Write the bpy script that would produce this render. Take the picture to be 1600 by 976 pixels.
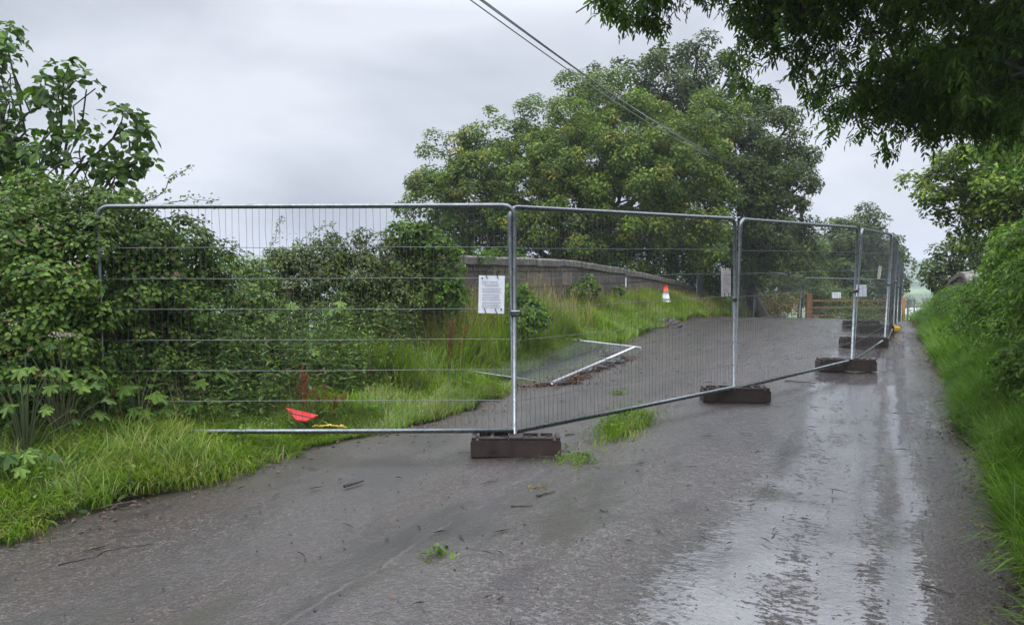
import bpy, math, random
import numpy as np
from mathutils import Vector, Matrix
for o in list(bpy.data.objects): bpy.data.objects.remove(o)
scene = bpy.context.scene
COL = scene.collection
R = math.radians

# ------------------------------------------------------------------ camera, world, sun, exposure
F = 1250.0; PITCH = 3.11; CAMZ = 1.6
cam_d = bpy.data.cameras.new('camera'); cam = bpy.data.objects.new('camera', cam_d); COL.objects.link(cam)
cam.location = (0, 0, CAMZ); cam.rotation_euler = (R(90 - PITCH), 0, 0)
cam_d.sensor_width = 36; cam_d.lens = F / 1600 * 36; cam_d.clip_end = 5000; cam_d.clip_start = 0.05
scene.camera = cam

world = bpy.data.worlds.new("World"); scene.world = world; world.use_nodes = True
wn = world.node_tree.nodes; wl = world.node_tree.links; wn.clear()
SUN_EL, SUN_AZ = 58.0, 205.0      # azimuth, clockwise from +Y
def N(nt, typ, **kw):
    n = nt.nodes.new(typ)
    for k, v in kw.items():
        if k.startswith('i_'): n.inputs[k[2:].replace('_', ' ')].default_value = v
        else: setattr(n, k, v)
    return n
wt = world.node_tree
sky = N(wt, 'ShaderNodeTexSky', sky_type='NISHITA', sun_disc=False, sun_elevation=R(SUN_EL), sun_rotation=R(SUN_AZ), air_density=1.5, dust_density=4.0)
tc = N(wt, 'ShaderNodeTexCoord')
sep = N(wt, 'ShaderNodeSeparateXYZ'); wl.new(tc.outputs['Generated'], sep.inputs[0])
mp = N(wt, 'ShaderNodeMapping'); mp.inputs['Scale'].default_value = (1.0, 1.0, 2.2); wl.new(tc.outputs['Generated'], mp.inputs[0])
nz = N(wt, 'ShaderNodeTexNoise'); nz.inputs['Scale'].default_value = 2.3; nz.inputs['Detail'].default_value = 5; nz.inputs['Roughness'].default_value = 0.45
nz.inputs['Distortion'].default_value = 0.3; wl.new(mp.outputs[0], nz.inputs['Vector'])
cr = N(wt, 'ShaderNodeValToRGB')
cr.color_ramp.elements[0].position = 0.36; cr.color_ramp.elements[0].color = (0.40, 0.437, 0.51, 1)
cr.color_ramp.elements[1].position = 0.60; cr.color_ramp.elements[1].color = (0.70, 0.738, 0.82, 1)
wl.new(nz.outputs['Fac'], cr.inputs[0])
# overcast luminance distribution: the cloud deck is brighter towards the zenith
zr = N(wt, 'ShaderNodeValToRGB')
zr.color_ramp.elements[0].position = 0.0; zr.color_ramp.elements[0].color = (0.98, 0.98, 0.98, 1)
zr.color_ramp.elements[1].position = 0.9; zr.color_ramp.elements[1].color = (1, 1, 1, 1)
mr = N(wt, 'ShaderNodeMapRange'); mr.inputs['From Min'].default_value = 0.30; mr.inputs['From Max'].default_value = 0.70
mr.inputs['To Min'].default_value = 1.0; mr.inputs['To Max'].default_value = 4.6; wl.new(sep.outputs['Z'], mr.inputs['Value'])
mul = N(wt, 'ShaderNodeVectorMath', operation='SCALE'); wl.new(cr.outputs[0], mul.inputs[0]); wl.new(mr.outputs[0], mul.inputs['Scale'])
bg1 = N(wt, 'ShaderNodeBackground'); bg1.inputs[1].default_value = 0.05; wl.new(sky.outputs[0], bg1.inputs[0])
bg2 = N(wt, 'ShaderNodeBackground'); bg2.inputs[1].default_value = 1.0; wl.new(mul.outputs[0], bg2.inputs[0])
mx = N(wt, 'ShaderNodeMixShader'); mx.inputs[0].default_value = 0.94; wl.new(bg1.outputs[0], mx.inputs[1]); wl.new(bg2.outputs[0], mx.inputs[2])
wo = N(wt, 'ShaderNodeOutputWorld'); wl.new(mx.outputs[0], wo.inputs[0])

sun_d = bpy.data.lights.new('sun', 'SUN'); sun_d.energy = 0.8; sun_d.angle = R(25); sun_d.color = (1, 0.97, 0.92)
sun = bpy.data.objects.new('sun', sun_d); COL.objects.link(sun)
az, el = R(SUN_AZ), R(SUN_EL)
sdir = Vector((math.sin(az) * math.cos(el), math.cos(az) * math.cos(el), math.sin(el)))
sun.rotation_euler = sdir.to_track_quat('Z', 'Y').to_euler(); sun.location = (0, 0, 40)
vs = scene.view_settings
vs.view_transform = 'Standard'; vs.look = 'None'; vs.gamma = 1; vs.use_curve_mapping = False; vs.exposure = 0.28
scene.render.engine = 'CYCLES'
scene.cycles.transparent_max_bounces = 8; scene.cycles.max_bounces = 4; scene.cycles.volume_bounces = 0

# ------------------------------------------------------------------ helpers
cp, sp_ = math.cos(R(PITCH)), math.sin(R(PITCH))
def W(px, py, D):
    a = (px - 800) / F; b = (488 - py) / F
    d = Vector((a, cp + b * sp_, -sp_ + b * cp)); k = D / d.y
    return Vector((d.x * k, D, CAMZ + d.z * k))
DS, DC = 0.425, 0.905
def ST(x, y): return DS * x + DC * y, DC * x - DS * y
def XY(s, t): return DS * s + DC * t, DC * s - DS * t
S_T = [-30, 0, 6, 9, 12.4, 16, 19.8, 21.5, 23.5, 26, 30, 34, 38, 46, 60, 90, 140, 5000]
S_Z = [-.1, 0, .03, .075, .14, .215, .275, .28, .23, .1, -.18, -.48, -.78, -1.4, -2.7, -5.5, -8.5, -8.5]
def sm(a, b, x):
    k = np.clip((x - a) / (b - a), 0, 1); return k * k * (3 - 2 * k)
def vnoise(x, y, seed=0):
    xi = np.floor(x).astype(int); yi = np.floor(y).astype(int); fx = x - xi; fy = y - yi
    fx = fx * fx * (3 - 2 * fx); fy = fy * fy * (3 - 2 * fy)
    def h(a, b):
        n = (a * 374761393 + b * 668265263 + seed * 144665) & 0x7fffffff
        n = ((n ^ (n >> 13)) * 1274126177) & 0x7fffffff
        return ((n ^ (n >> 16)) & 0xffff) / 65535.0
    return (h(xi, yi) * (1 - fx) + h(xi + 1, yi) * fx) * (1 - fy) + (h(xi, yi + 1) * (1 - fx) + h(xi + 1, yi + 1) * fx) * fy
def roadz(s): return np.interp(s, S_T, S_Z)
def H(x, y):
    x = np.asarray(x, float); y = np.asarray(y, float)
    s, t = DS * x + DC * y, DC * x - DS * y
    z = roadz(s)
    z = z + 0.035 * sm(0.5, -2, np.abs(t + 2.0) - 1.3) - 0.02      # camber
    near = 1 - sm(60, 100, s)
    up = 0.13 + 0.40 * sm(8, 13, s)
    z = z + up * sm(-4.6, -6.2, t) * near
    z = z - 3.0 * sm(-8.8, -15, t) * near * (1 - sm(14, 17, s)) - 3.0 * sm(-7.2, -10, t) * near * sm(14, 17, s)
    z = z + (0.42 + .25 * sm(9, 16, s)) * sm(0.75, 1.7, t) * near
    z = z + 0.05 * (vnoise(x * 1.3, y * 1.3, 3) - .5) * (sm(-4.6, -5.2, t) + sm(.8, 1.4, t)) * near
    far = sm(120, 320, s)
    z = z - 2.5 * sm(100, 200, s) + 4 * far * (vnoise(x / 90, y / 90, 5) - .4)
    rg = 23 * sm(330, 760, y) * (0.8 + .4 * vnoise(x / 260 + 3.3, y / 900, 9)) + 2 * sm(760, 1000, y)
    return z + rg
def ground(x, y): return float(H(x, y))

class MB:
    def __init__(s): s.V = []; s.Fq = []; s.Ft = []; s.n = 0; s.poly = []
    def add(s, V, faces):
        V = np.asarray(V, float).reshape(-1, 3)
        for f in faces: s.poly.append([i + s.n for i in f])
        s.V.append(V); s.n += len(V)
    def addnp(s, V, Fa):
        V = V.reshape(-1, 3); Fa = Fa + s.n
        (s.Fq if Fa.shape[1] == 4 else s.Ft).append(Fa); return V
    def arr(s, V, *Fs):
        V = V.reshape(-1, 3)
        for Fa in Fs: s.addnp(V, Fa)
        s.V.append(V); s.n += len(V)
    def box(s, c, size, rot=None, bev=0):
        x, y, z = [v / 2 for v in size]; c = Vector(c)
        if bev:
            b = bev; V = []
            ring = [(x - b, y), (-(x - b), y), (-x, y - b), (-x, -(y - b)), (-(x - b), -y), (x - b, -y), (x, -(y - b)), (x, y - b)]
            rin = [(x - b, y - b * .6), (-(x - b), y - b * .6), (-x + b * .6, y - b), (-x + b * .6, -(y - b)), (-(x - b), -y + b * .6), (x - b, -y + b * .6), (x - b * .6, -(y - b)), (x - b * .6, y - b)]
            for (rr, zz) in ((rin, -z), (ring, -z + b), (ring, z - b), (rin, z)): V += [(p[0], p[1], zz) for p in rr]
            Fc = [[k * 8 + i, k * 8 + (i + 1) % 8, k * 8 + 8 + (i + 1) % 8, k * 8 + 8 + i] for k in range(3) for i in range(8)]
            Fc += [list(range(7, -1, -1)), list(range(24, 32))]
        else:
            V = [(i * x, j * y, k * z) for k in (-1, 1) for (i, j) in ((-1, -1), (1, -1), (1, 1), (-1, 1))]
            Fc = [[3, 2, 1, 0], [4, 5, 6, 7]] + [[i, (i + 1) % 4, 4 + (i + 1) % 4, 4 + i] for i in range(4)]
        V = [Vector(v) for v in V]
        if rot is not None: V = [rot @ v for v in V]
        s.add([v + c for v in V], Fc)
    def tube(s, pts, rad, n=6, caps=True):
        pts = np.array([tuple(p) for p in pts], float); m = len(pts)
        rad = np.full(m, rad) if np.isscalar(rad) else np.asarray(rad, float)
        T = np.gradient(pts, axis=0); T /= np.linalg.norm(T, axis=1)[:, None] + 1e-9
        ref = np.array([0, 0, 1.]) if abs(T[:, 2]).mean() < .8 else np.array([0, 1., 0])
        A = np.cross(T, ref); A /= np.linalg.norm(A, axis=1)[:, None] + 1e-9; B = np.cross(T, A)
        an = np.arange(n) * 2 * np.pi / n
        V = pts[:, None] + rad[:, None, None] * (np.cos(an)[None, :, None] * A[:, None] + np.sin(an)[None, :, None] * B[:, None])
        i = np.arange(m - 1)[:, None] * n; j = np.arange(n)[None]; j2 = (j + 1) % n
        Fq = np.stack([i + j, i + j2, i + n + j2, i + n + j], -1).reshape(-1, 4)
        if caps and n > 3:
            base = s.n; s.poly.append([base + k for k in range(n)]); s.poly.append([base + (m - 1) * n + k for k in range(n)][::-1])
        s.arr(V, Fq)
    def build(s, name, mat, parent=None, smooth=False, origin=None):
        V = np.concatenate(s.V) if s.V else np.zeros((0, 3))
        off = np.zeros(3)
        if parent is not None: off = np.array(WORLD_LOC[parent.name])
        elif origin is not None: off = np.array(origin)
        V = V - off
        loops = []; starts = []; tot = 0
        me = bpy.data.meshes.new(name)
        parts = []
        if s.poly:
            L = np.array([i for f in s.poly for i in f]); C = np.array([len(f) for f in s.poly]); parts.append((L, C))
        for Fl, k in ((s.Fq, 4), (s.Ft, 3)):
            if Fl:
                A = np.concatenate(Fl); parts.append((A.reshape(-1), np.full(len(A), k)))
        L = np.concatenate([p[0] for p in parts]); C = np.concatenate([p[1] for p in parts])
        me.vertices.add(len(V)); me.vertices.foreach_set('co', V.astype(np.float32).reshape(-1))
        me.loops.add(len(L)); me.loops.foreach_set('vertex_index', L.astype(np.int32))
        me.polygons.add(len(C)); st = np.concatenate([[0], np.cumsum(C)[:-1]])
        me.polygons.foreach_set('loop_start', st.astype(np.int32)); me.polygons.foreach_set('loop_total', C.astype(np.int32))
        me.polygons.foreach_set('use_smooth', np.full(len(C), bool(smooth)))
        me.update(calc_edges=True); me.materials.append(mat)
        o = bpy.data.objects.new(name, me); COL.objects.link(o)
        if parent is not None: o.parent = parent; WORLD_LOC[o.name] = tuple(off)
        else: o.location = tuple(off); WORLD_LOC[o.name] = tuple(off)
        return o
WORLD_LOC = {}
def tag(o, label=None, cat=None, group=None, kind=None):
    if label: o['label'] = label
    if cat: o['category'] = cat
    if group: o['group'] = group
    if kind: o['kind'] = kind
    return o
def empty(name, loc):
    o = bpy.data.objects.new(name, None); COL.objects.link(o); o.location = tuple(loc); WORLD_LOC[o.name] = tuple(loc)
    o.empty_display_size = .2; return o
def copy_tree(o, parent=None):
    c = o.copy(); COL.objects.link(c); c.parent = parent
    for ch in [x for x in bpy.data.objects if x.parent == o]: copy_tree(ch, c)
    return c

# ------------------------------------------------------------------ materials
def mat_new(name):
    m = bpy.data.materials.new(name); m.use_nodes = True; nt = m.node_tree; nt.nodes.clear()
    return m, nt, nt.links
def ramp(nt, stops, interp='LINEAR'):
    r = N(nt, 'ShaderNodeValToRGB'); r.color_ramp.interpolation = interp; e = r.color_ramp.elements
    while len(e) > 1: e.remove(e[0])
    e[0].position = stops[0][0]; e[0].color = (*stops[0][1], 1)
    for p, c in stops[1:]:
        x = e.new(p); x.color = (*c, 1)
    return r
def g3(v): return (v, v, v)
def noise(nt, scale, detail=3, rough=.5, coord='Object', mapping=None, dist=0):
    t = N(nt, 'ShaderNodeTexCoord'); src = t.outputs[coord]
    if mapping:
        m = N(nt, 'ShaderNodeMapping'); m.inputs['Scale'].default_value = mapping; nt.links.new(src, m.inputs[0]); src = m.outputs[0]
    n = N(nt, 'ShaderNodeTexNoise'); n.inputs['Scale'].default_value = scale; n.inputs['Detail'].default_value = detail
    n.inputs['Roughness'].default_value = rough; n.inputs['Distortion'].default_value = dist
    nt.links.new(src, n.inputs['Vector']); return n.outputs['Fac']
def mixc(nt, fac, a, b, mode='MIX'):
    m = N(nt, 'ShaderNodeMix', data_type='RGBA', blend_type=mode)
    for sock, v in ((m.inputs[0], fac), (m.inputs[6], a), (m.inputs[7], b)):
        if isinstance(v, (int, float)): sock.default_value = v
        elif isinstance(v, tuple): sock.default_value = (*v, 1)
        else: nt.links.new(v, sock)
    return m.outputs[2]
def mth(nt, op, a, b=0.0, clamp=False):
    m = N(nt, 'ShaderNodeMath', operation=op, use_clamp=clamp)
    for i, v in enumerate((a, b)):
        if isinstance(v, (int, float)): m.inputs[i].default_value = v
        else: nt.links.new(v, m.inputs[i])
    return m.outputs[0]
def leaf_mat(name, dark, light, accent=None, acc_range=(.6, .7), acc_scale=1.2, rough=.5, trans=.3, spec=.22, dead=None):
    dark = (dark[0] * 1.5, dark[1] * 1.35, dark[2] * 1.0); light = (light[0] * 1.9, light[1] * 1.6, light[2] * 1.05)
    m, nt, L = mat_new(name)
    geo = N(nt, 'ShaderNodeNewGeometry')
    r = ramp(nt, [(0, dark), (.6, tuple(a * .6 + b * .4 for a, b in zip(dark, light))), (1, light)]); L.new(geo.outputs['Random Per Island'], r.inputs[0])
    c = r.outputs[0]
    big = ramp(nt, [(.35, g3(.72)), (.68, g3(1.25))]); L.new(noise(nt, .9, 2), big.inputs[0])
    c = mixc(nt, 1.0, c, big.outputs[0], 'MULTIPLY')
    if accent:
        a = ramp(nt, [(acc_range[0], g3(0)), (acc_range[1], g3(1))]); L.new(noise(nt, acc_scale, 4, .6), a.inputs[0])
        gate = ramp(nt, [(.35, g3(0)), (.5, g3(1))]); L.new(geo.outputs['Random Per Island'], gate.inputs[0])
        c = mixc(nt, mth(nt, 'MULTIPLY', a.outputs[0], gate.outputs[0]), c, accent)
    if dead:
        d = ramp(nt, [(.935, g3(0)), (.95, g3(1))]); L.new(geo.outputs['Random Per Island'], d.inputs[0])
        c = mixc(nt, d.outputs[0], c, dead)
    p = N(nt, 'ShaderNodeBsdfPrincipled'); L.new(c, p.inputs['Base Color']); p.inputs['Roughness'].default_value = rough
    p.inputs['Specular IOR Level'].default_value = spec
    tr = N(nt, 'ShaderNodeBsdfTranslucent')
    tcol = mixc(nt, 1.0, c, (1.5, 1.7, .7), 'MULTIPLY'); L.new(tcol, tr.inputs[0])
    ms = N(nt, 'ShaderNodeMixShader'); ms.inputs[0].default_value = trans; L.new(p.outputs[0], ms.inputs[1]); L.new(tr.outputs[0], ms.inputs[2])
    o = N(nt, 'ShaderNodeOutputMaterial'); L.new(ms.outputs[0], o.inputs[0]); return m
def simple(name, a, b=None, scale=8, rough=.6, metal=0, bump=0, bscale=40, rr=None, detail=4, spec=.5):
    m, nt, L = mat_new(name)
    p = N(nt, 'ShaderNodeBsdfPrincipled'); p.inputs['Roughness'].default_value = rough; p.inputs['Metallic'].default_value = metal
    p.inputs['Specular IOR Level'].default_value = spec
    if b:
        r = ramp(nt, [(.3, a), (.7, b)]); L.new(noise(nt, scale, detail, .6), r.inputs[0]); L.new(r.outputs[0], p.inputs['Base Color'])
    else: p.inputs['Base Color'].default_value = (*a, 1)
    if rr:
        r2 = ramp(nt, [(.35, g3(rr[0])), (.65, g3(rr[1]))]); L.new(noise(nt, scale * 2.3, 3), r2.inputs[0]); L.new(r2.outputs[0], p.inputs['Roughness'])
    if bump:
        bp = N(nt, 'ShaderNodeBump'); bp.inputs['Strength'].default_value = bump; bp.inputs['Distance'].default_value = .01
        L.new(noise(nt, bscale, 5, .6), bp.inputs['Height']); L.new(bp.outputs[0], p.inputs['Normal'])
    o = N(nt, 'ShaderNodeOutputMaterial'); L.new(p.outputs[0], o.inputs[0]); return m
M = {}
M['oak'] = leaf_mat('oak_leaf', (.024, .058, .010), (.10, .165, .022), (.28, .25, .03), (.555, .64), 1.1, trans=.25)
M['oak_dark'] = leaf_mat('dark_oak_leaf', (.020, .040, .013), (.062, .10, .026), None, trans=.22)
M['far'] = leaf_mat('far_leaf', (.035, .068, .02), (.10, .16, .042), None, trans=.25)
M['ash'] = leaf_mat('ash_leaf', (.016, .042, .006), (.048, .105, .013), None, trans=.36, rough=.35)
M['hazel'] = leaf_mat('hazel_leaf', (.020, .052, .014), (.06, .125, .026), None, trans=.25, rough=.42, spec=.35)
M['ivy'] = leaf_mat('ivy_leaf', (.018, .05, .011), (.085, .155, .028), (.15, .22, .035), (.5, .66), 2.6, trans=.2, rough=.38, dead=(.13, .09, .04))
M['bramble'] = leaf_mat('bramble_leaf', (.022, .046, .016), (.10, .15, .05), (.17, .14, .10), (.58, .7), 2.5, trans=.2, rough=.45)
M['hedge'] = leaf_mat('hedge_leaf', (.026, .066, .012), (.085, .165, .032), None, trans=.33)
M['herb'] = leaf_mat('herb_leaf', (.032, .075, .026), (.10, .18, .05), (.14, .2, .05), (.55, .7), 1.5, trans=.3, dead=(.16, .10, .04))
M['lush'] = leaf_mat('lush_leaf', (.035, .085, .016), (.075, .15, .03), None, trans=.35)
M['grass'] = leaf_mat('grass_blade', (.06, .125, .016), (.13, .21, .042), (.25, .24, .07), (.52, .68), 1.1, trans=.35, rough=.45, dead=(.34, .27, .13))
M['rgrass'] = leaf_mat('verge_blade', (.034, .085, .011), (.085, .175, .024), None, trans=.35, rough=.42)
M['straw'] = leaf_mat('straw_blade', (.12, .11, .06), (.22, .20, .13), (.26, .14, .08), (.55, .7), 1.5, trans=.25, rough=.6)
M['brownweed'] = leaf_mat('brown_weed', (.07, .07, .025), (.20, .15, .05), (.1, .13, .04), (.5, .7), 2, trans=.2)
M['rust'] = leaf_mat('dock_seed', (.08, .03, .018), (.14, .06, .035), None, trans=.15)
M['flower'] = leaf_mat('blossom', (.18, .17, .18), (.22, .24, .32), None, trans=.2)
M['conif'] = leaf_mat('needle', (.02, .04, .02), (.05, .07, .03), None, trans=.1)
M['litter'] = leaf_mat('leaf_litter', (.035, .02, .014), (.11, .07, .055), (.08, .05, .03), (.5, .7), 3, trans=.05, rough=.35)
M['bark'] = simple('bark', (.035, .030, .024), (.09, .075, .055), 9, .8, bump=.8, bscale=22)
M['stem'] = simple('stem', (.05, .08, .025), (.10, .10, .05), 10, .6)
M['twig'] = simple('twig', (.022, .014, .01), (.06, .04, .028), 30, .5, bump=.4, bscale=60)
M['galv'] = simple('galvanised_steel', (.12, .135, .14), (.20, .215, .22), 18, .4, metal=.9, rr=(.22, .38))
M['galv_skylit'] = simple('skylit_galvanised', (.50, .52, .53), (.66, .68, .69), 18, .4, metal=.6, rr=(.3, .45))  # same galvanised steel, sky reflection painted in as a lighter base colour
M['wire'] = simple('wire_steel', (.09, .095, .10), (.17, .175, .18), 12, .45, metal=.7)
M['rubber'] = simple('rubber', (.016, .012, .011), (.048, .030, .024), 7, .6, rr=(.4, .8), bump=.25, bscale=60, spec=.35)
M['yellow'] = simple('yellow_plastic', (.70, .44, .02), (.50, .30, .03), 12, .4)
M['timber'] = simple('orange_timber', (.36, .14, .035), (.50, .22, .06), 7, .55, bump=.4, bscale=30)
M['timber_old'] = simple('weathered_timber', (.16, .07, .025), (.28, .13, .045), 7, .65, bump=.4, bscale=30)
M['stake'] = simple('pale_timber', (.45, .38, .30), (.62, .55, .46), 7, .7)
M['orange'] = simple('cone_orange', (.72, .07, .012), (.60, .05, .012), 6, .4)
M['white'] = simple('cone_sleeve', (.66, .66, .68), (.78, .78, .78), 9, .4)
M['paper'] = simple('notice_paper', (.66, .67, .73), (.76, .77, .82), 9, .45)
M['dirtypaper'] = simple('weathered_paper', (.42, .38, .35), (.66, .62, .60), 14, .6, detail=6)
M['ink'] = simple('ink', (.05, .05, .07), None, rough=.6)
M['red'] = simple('red_plastic', (.55, .012, .015), (.42, .015, .02), 6, .35)
M['cable'] = simple('cable', (.13, .14, .15), None, rough=.35)
M['soil'] = simple('soil', (.016, .011, .008), (.05, .034, .024), 14, .7, rr=(.3, .8), bump=1, bscale=30)
M['chunk'] = simple('broken_asphalt', (.018, .018, .019), (.06, .055, .052), 20, .45, rr=(.2, .7), bump=1, bscale=50)
M['farwall'] = simple('render_wall', (.62, .62, .60), (.72, .71, .69), 2, .7)
M['farroof'] = simple('pale_roof', (.60, .62, .64), (.70, .72, .74), 2, .5)
M['glass'] = simple('dark_glass', (.03, .035, .04), None, rough=.1)
M['pole'] = simple('pole_wood', (.05, .042, .036), (.10, .085, .07), 5, .8)

# terrain: soil under the verges, hazy fields further out
m, nt, L = mat_new('ground')
c1 = ramp(nt, [(.3, (.035, .045, .018)), (.6, (.055, .07, .022)), (.75, (.06, .045, .028))]); L.new(noise(nt, 2.5, 6, .6), c1.inputs[0])
c2 = ramp(nt, [(.35, (.075, .14, .04)), (.5, (.13, .20, .06)), (.62, (.16, .19, .075))], 'CONSTANT'); L.new(noise(nt, .013, 1, .3, dist=.6), c2.inputs[0])
c3 = ramp(nt, [(.45, g3(0)), (.52, g3(1))]); L.new(noise(nt, .022, 5, .65), c3.inputs[0])
fld = mixc(nt, c3.outputs[0], c2.outputs[0], (.045, .075, .03))
tcn = N(nt, 'ShaderNodeTexCoord'); sx = N(nt, 'ShaderNodeSeparateXYZ'); L.new(tcn.outputs['Object'], sx.inputs[0])
rg = N(nt, 'ShaderNodeMapRange'); rg.inputs['From Min'].default_value = 50; rg.inputs['From Max'].default_value = 90; L.new(sx.outputs['Y'], rg.inputs['Value'])
p = N(nt, 'ShaderNodeBsdfPrincipled'); L.new(mixc(nt, rg.outputs[0], c1.outputs[0], fld), p.inputs['Base Color']); p.inputs['Roughness'].default_value = .8
bp = N(nt, 'ShaderNodeBump'); bp.inputs['Strength'].default_value = .8; bp.inputs['Distance'].default_value = .03; L.new(noise(nt, 18, 5, .6), bp.inputs['Height']); L.new(bp.outputs[0], p.inputs['Normal'])
o = N(nt, 'ShaderNodeOutputMaterial'); L.new(p.outputs[0], o.inputs[0]); M['ground'] = m

# road: object space is x = across (t), y = along (s)
m, nt, L = mat_new('wet_asphalt')
tcn = N(nt, 'ShaderNodeTexCoord'); sx = N(nt, 'ShaderNodeSeparateXYZ'); L.new(tcn.outputs['Object'], sx.inputs[0]); T = sx.outputs['X']
def vor(scale, feat='F1', out='Distance', mapping=None):
    v = N(nt, 'ShaderNodeTexVoronoi', feature=feat); v.inputs['Scale'].default_value = scale
    if mapping:
        mm = N(nt, 'ShaderNodeMapping'); mm.inputs['Scale'].default_value = mapping; L.new(tcn.outputs['Object'], mm.inputs[0]); L.new(mm.outputs[0], v.inputs['Vector'])
    else: L.new(tcn.outputs['Object'], v.inputs['Vector'])
    return v.outputs[out]
warp = mth(nt, 'ADD', T, mth(nt, 'MULTIPLY', mth(nt, 'SUBTRACT', noise(nt, .35, 3), .5), .5))
def mask(sock, stops):
    r = ramp(nt, [(p_, g3(v_)) for p_, v_ in stops]); L.new(sock, r.inputs[0]); return r.outputs[0]
tn = N(nt, 'ShaderNodeMapRange'); tn.inputs['From Min'].default_value = -6; tn.inputs['From Max'].default_value = 2; L.new(warp, tn.inputs['Value'])
def tp(t): return (t + 6) / 8
# wheel tracks where water runs
track = mask(tn.outputs[0], [(tp(-3.9), 0), (tp(-3.4), .35), (tp(-3.0), 0), (tp(-1.1), .15), (tp(-.75), .8), (tp(-.45), .45), (tp(-.15), .9), (tp(0.02), .1), (tp(.13), .85), (tp(.3), .05)])
coarse = mask(tn.outputs[0], [(tp(.2), 0), (tp(.45), 1)])
streak = noise(nt, 1.0, 6, .62, mapping=(3.2, .35, 1))
patch = noise(nt, .55, 5, .6, mapping=(1.2, .6, 1), dist=.5)
fine = noise(nt, 95, 3, .6)
med = noise(nt, 14, 5, .65)
wet = mth(nt, 'ADD', mth(nt, 'MULTIPLY', track, .42), mth(nt, 'ADD', mth(nt, 'MULTIPLY', streak, .75), mth(nt, 'MULTIPLY', patch, .55)))
wetm = mask(wet, [(.50, 0), (1.0, 1)])
ripple = noise(nt, 24, 6, .74, mapping=(.75, 1.2, 1))
pud = mask(mth(nt, 'ADD', mth(nt, 'MULTIPLY', wetm, .42), mth(nt, 'ADD', mth(nt, 'MULTIPLY', noise(nt, 2.2, 4, .6), .35), mth(nt, 'MULTIPLY', ripple, 1.15))), [(.97, 0), (1.03, 1)])
pud = mth(nt, 'MULTIPLY', pud, mask(tn.outputs[0], [(tp(-2.3), .0), (tp(-1.2), .5), (tp(-.8), 1)]))
agg = vor(70, out='Color'); agb = N(nt, 'ShaderNodeRGBToBW'); L.new(agg, agb.inputs[0])
agg2 = vor(150, out='Color'); agb2 = N(nt, 'ShaderNodeRGBToBW'); L.new(agg2, agb2.inputs[0])
am = mth(nt, 'ADD', mth(nt, 'ADD', mth(nt, 'MULTIPLY', agb.outputs[0], .35), mth(nt, 'MULTIPLY', agb2.outputs[0], .3)), mth(nt, 'MULTIPLY', noise(nt, 24, 6, .75), .45))
base = ramp(nt, [(.34, (.006, .0045, .004)), (.50, (.026, .018, .015)), (.62, (.048, .036, .030)), (.74, (.20, .165, .15))]); L.new(am, base.inputs[0])
col = mixc(nt, mask(patch, [(.35, .15), (.65, .65)]), base.outputs[0], (.034, .020, .014))
mud = mth(nt, 'MULTIPLY', mask(tn.outputs[0], [(tp(-5.0), 1), (tp(-4.3), .75), (tp(-3.2), .25), (tp(-2.2), 0)]), mask(noise(nt, 1.7, 6, .7), [(.36, 0), (.6, 1)]))
col = mixc(nt, mth(nt, 'MULTIPLY', mud, .85), col, (.038, .024, .017))
mossn = noise(nt, .8, 5, .65, mapping=(1.6, .45, 1))
mossband = mask(tn.outputs[0], [(tp(-5.2), .9), (tp(-4.3), .45), (tp(-3.5), .12), (tp(-3.1), .5), (tp(-2.2), .5), (tp(-1.5), .28), (tp(-1), 0)])
moss = mask(mth(nt, 'ADD', mossn, mth(nt, 'MULTIPLY', mossband, .35)), [(.66, 0), (.78, .85)])
col = mixc(nt, moss, col, (.030, .028, .014))
col = mixc(nt, mth(nt, 'MULTIPLY', wetm, .45), col, (.020, .018, .018))
# pale worn joint down the middle
jt = mth(nt, 'ADD', T, mth(nt, 'MULTIPLY', mth(nt, 'SUBTRACT', noise(nt, 1.6, 5, .7), .5), .22))
damp = mask(noise(nt, 1.1, 6, .68, mapping=(1.6, .75, 1), dist=.4), [(.50, 0), (.56, .62)])
col = mixc(nt, damp, col, (.016, .012, .010))
jd = mth(nt, 'ABSOLUTE', mth(nt, 'ADD', jt, 2.42))
joint = mth(nt, 'MULTIPLY', mask(jd, [(0, 1), (.006, .8), (.014, 0)]), mask(noise(nt, 2.6, 5), [(.46, 0), (.56, 1)]))
col = mixc(nt, mth(nt, 'MULTIPLY', joint, .28), col, (.15, .125, .11))
col = mixc(nt, mth(nt, 'MULTIPLY', coarse, .65), col, (.020, .013, .010))
rough = mth(nt, 'ADD', .52, mth(nt, 'MULTIPLY', moss, .15))
film = mask(mth(nt, 'ADD', mth(nt, 'MULTIPLY', wetm, .75), mth(nt, 'MULTIPLY', noise(nt, 42, 4, .75, mapping=(1, 1, 1)), .75)), [(.42, .25), (.62, 1)])
film = mth(nt, 'MULTIPLY', film, mth(nt, 'SUBTRACT', 1.0, mth(nt, 'MULTIPLY', mth(nt, 'MAXIMUM', moss, mth(nt, 'MULTIPLY', coarse, .75)), .6)))
bh = mth(nt, 'ADD', mth(nt, 'MULTIPLY', vor(60), 1.2), mth(nt, 'MULTIPLY', fine, .6))
bh = mth(nt, 'ADD', bh, mth(nt, 'MULTIPLY', mth(nt, 'MULTIPLY', vor(40), coarse), 1.5))
bp = N(nt, 'ShaderNodeBump'); bp.inputs['Strength'].default_value = .7; bp.inputs['Distance'].default_value = .005; L.new(bh, bp.inputs['Height'])
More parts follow.
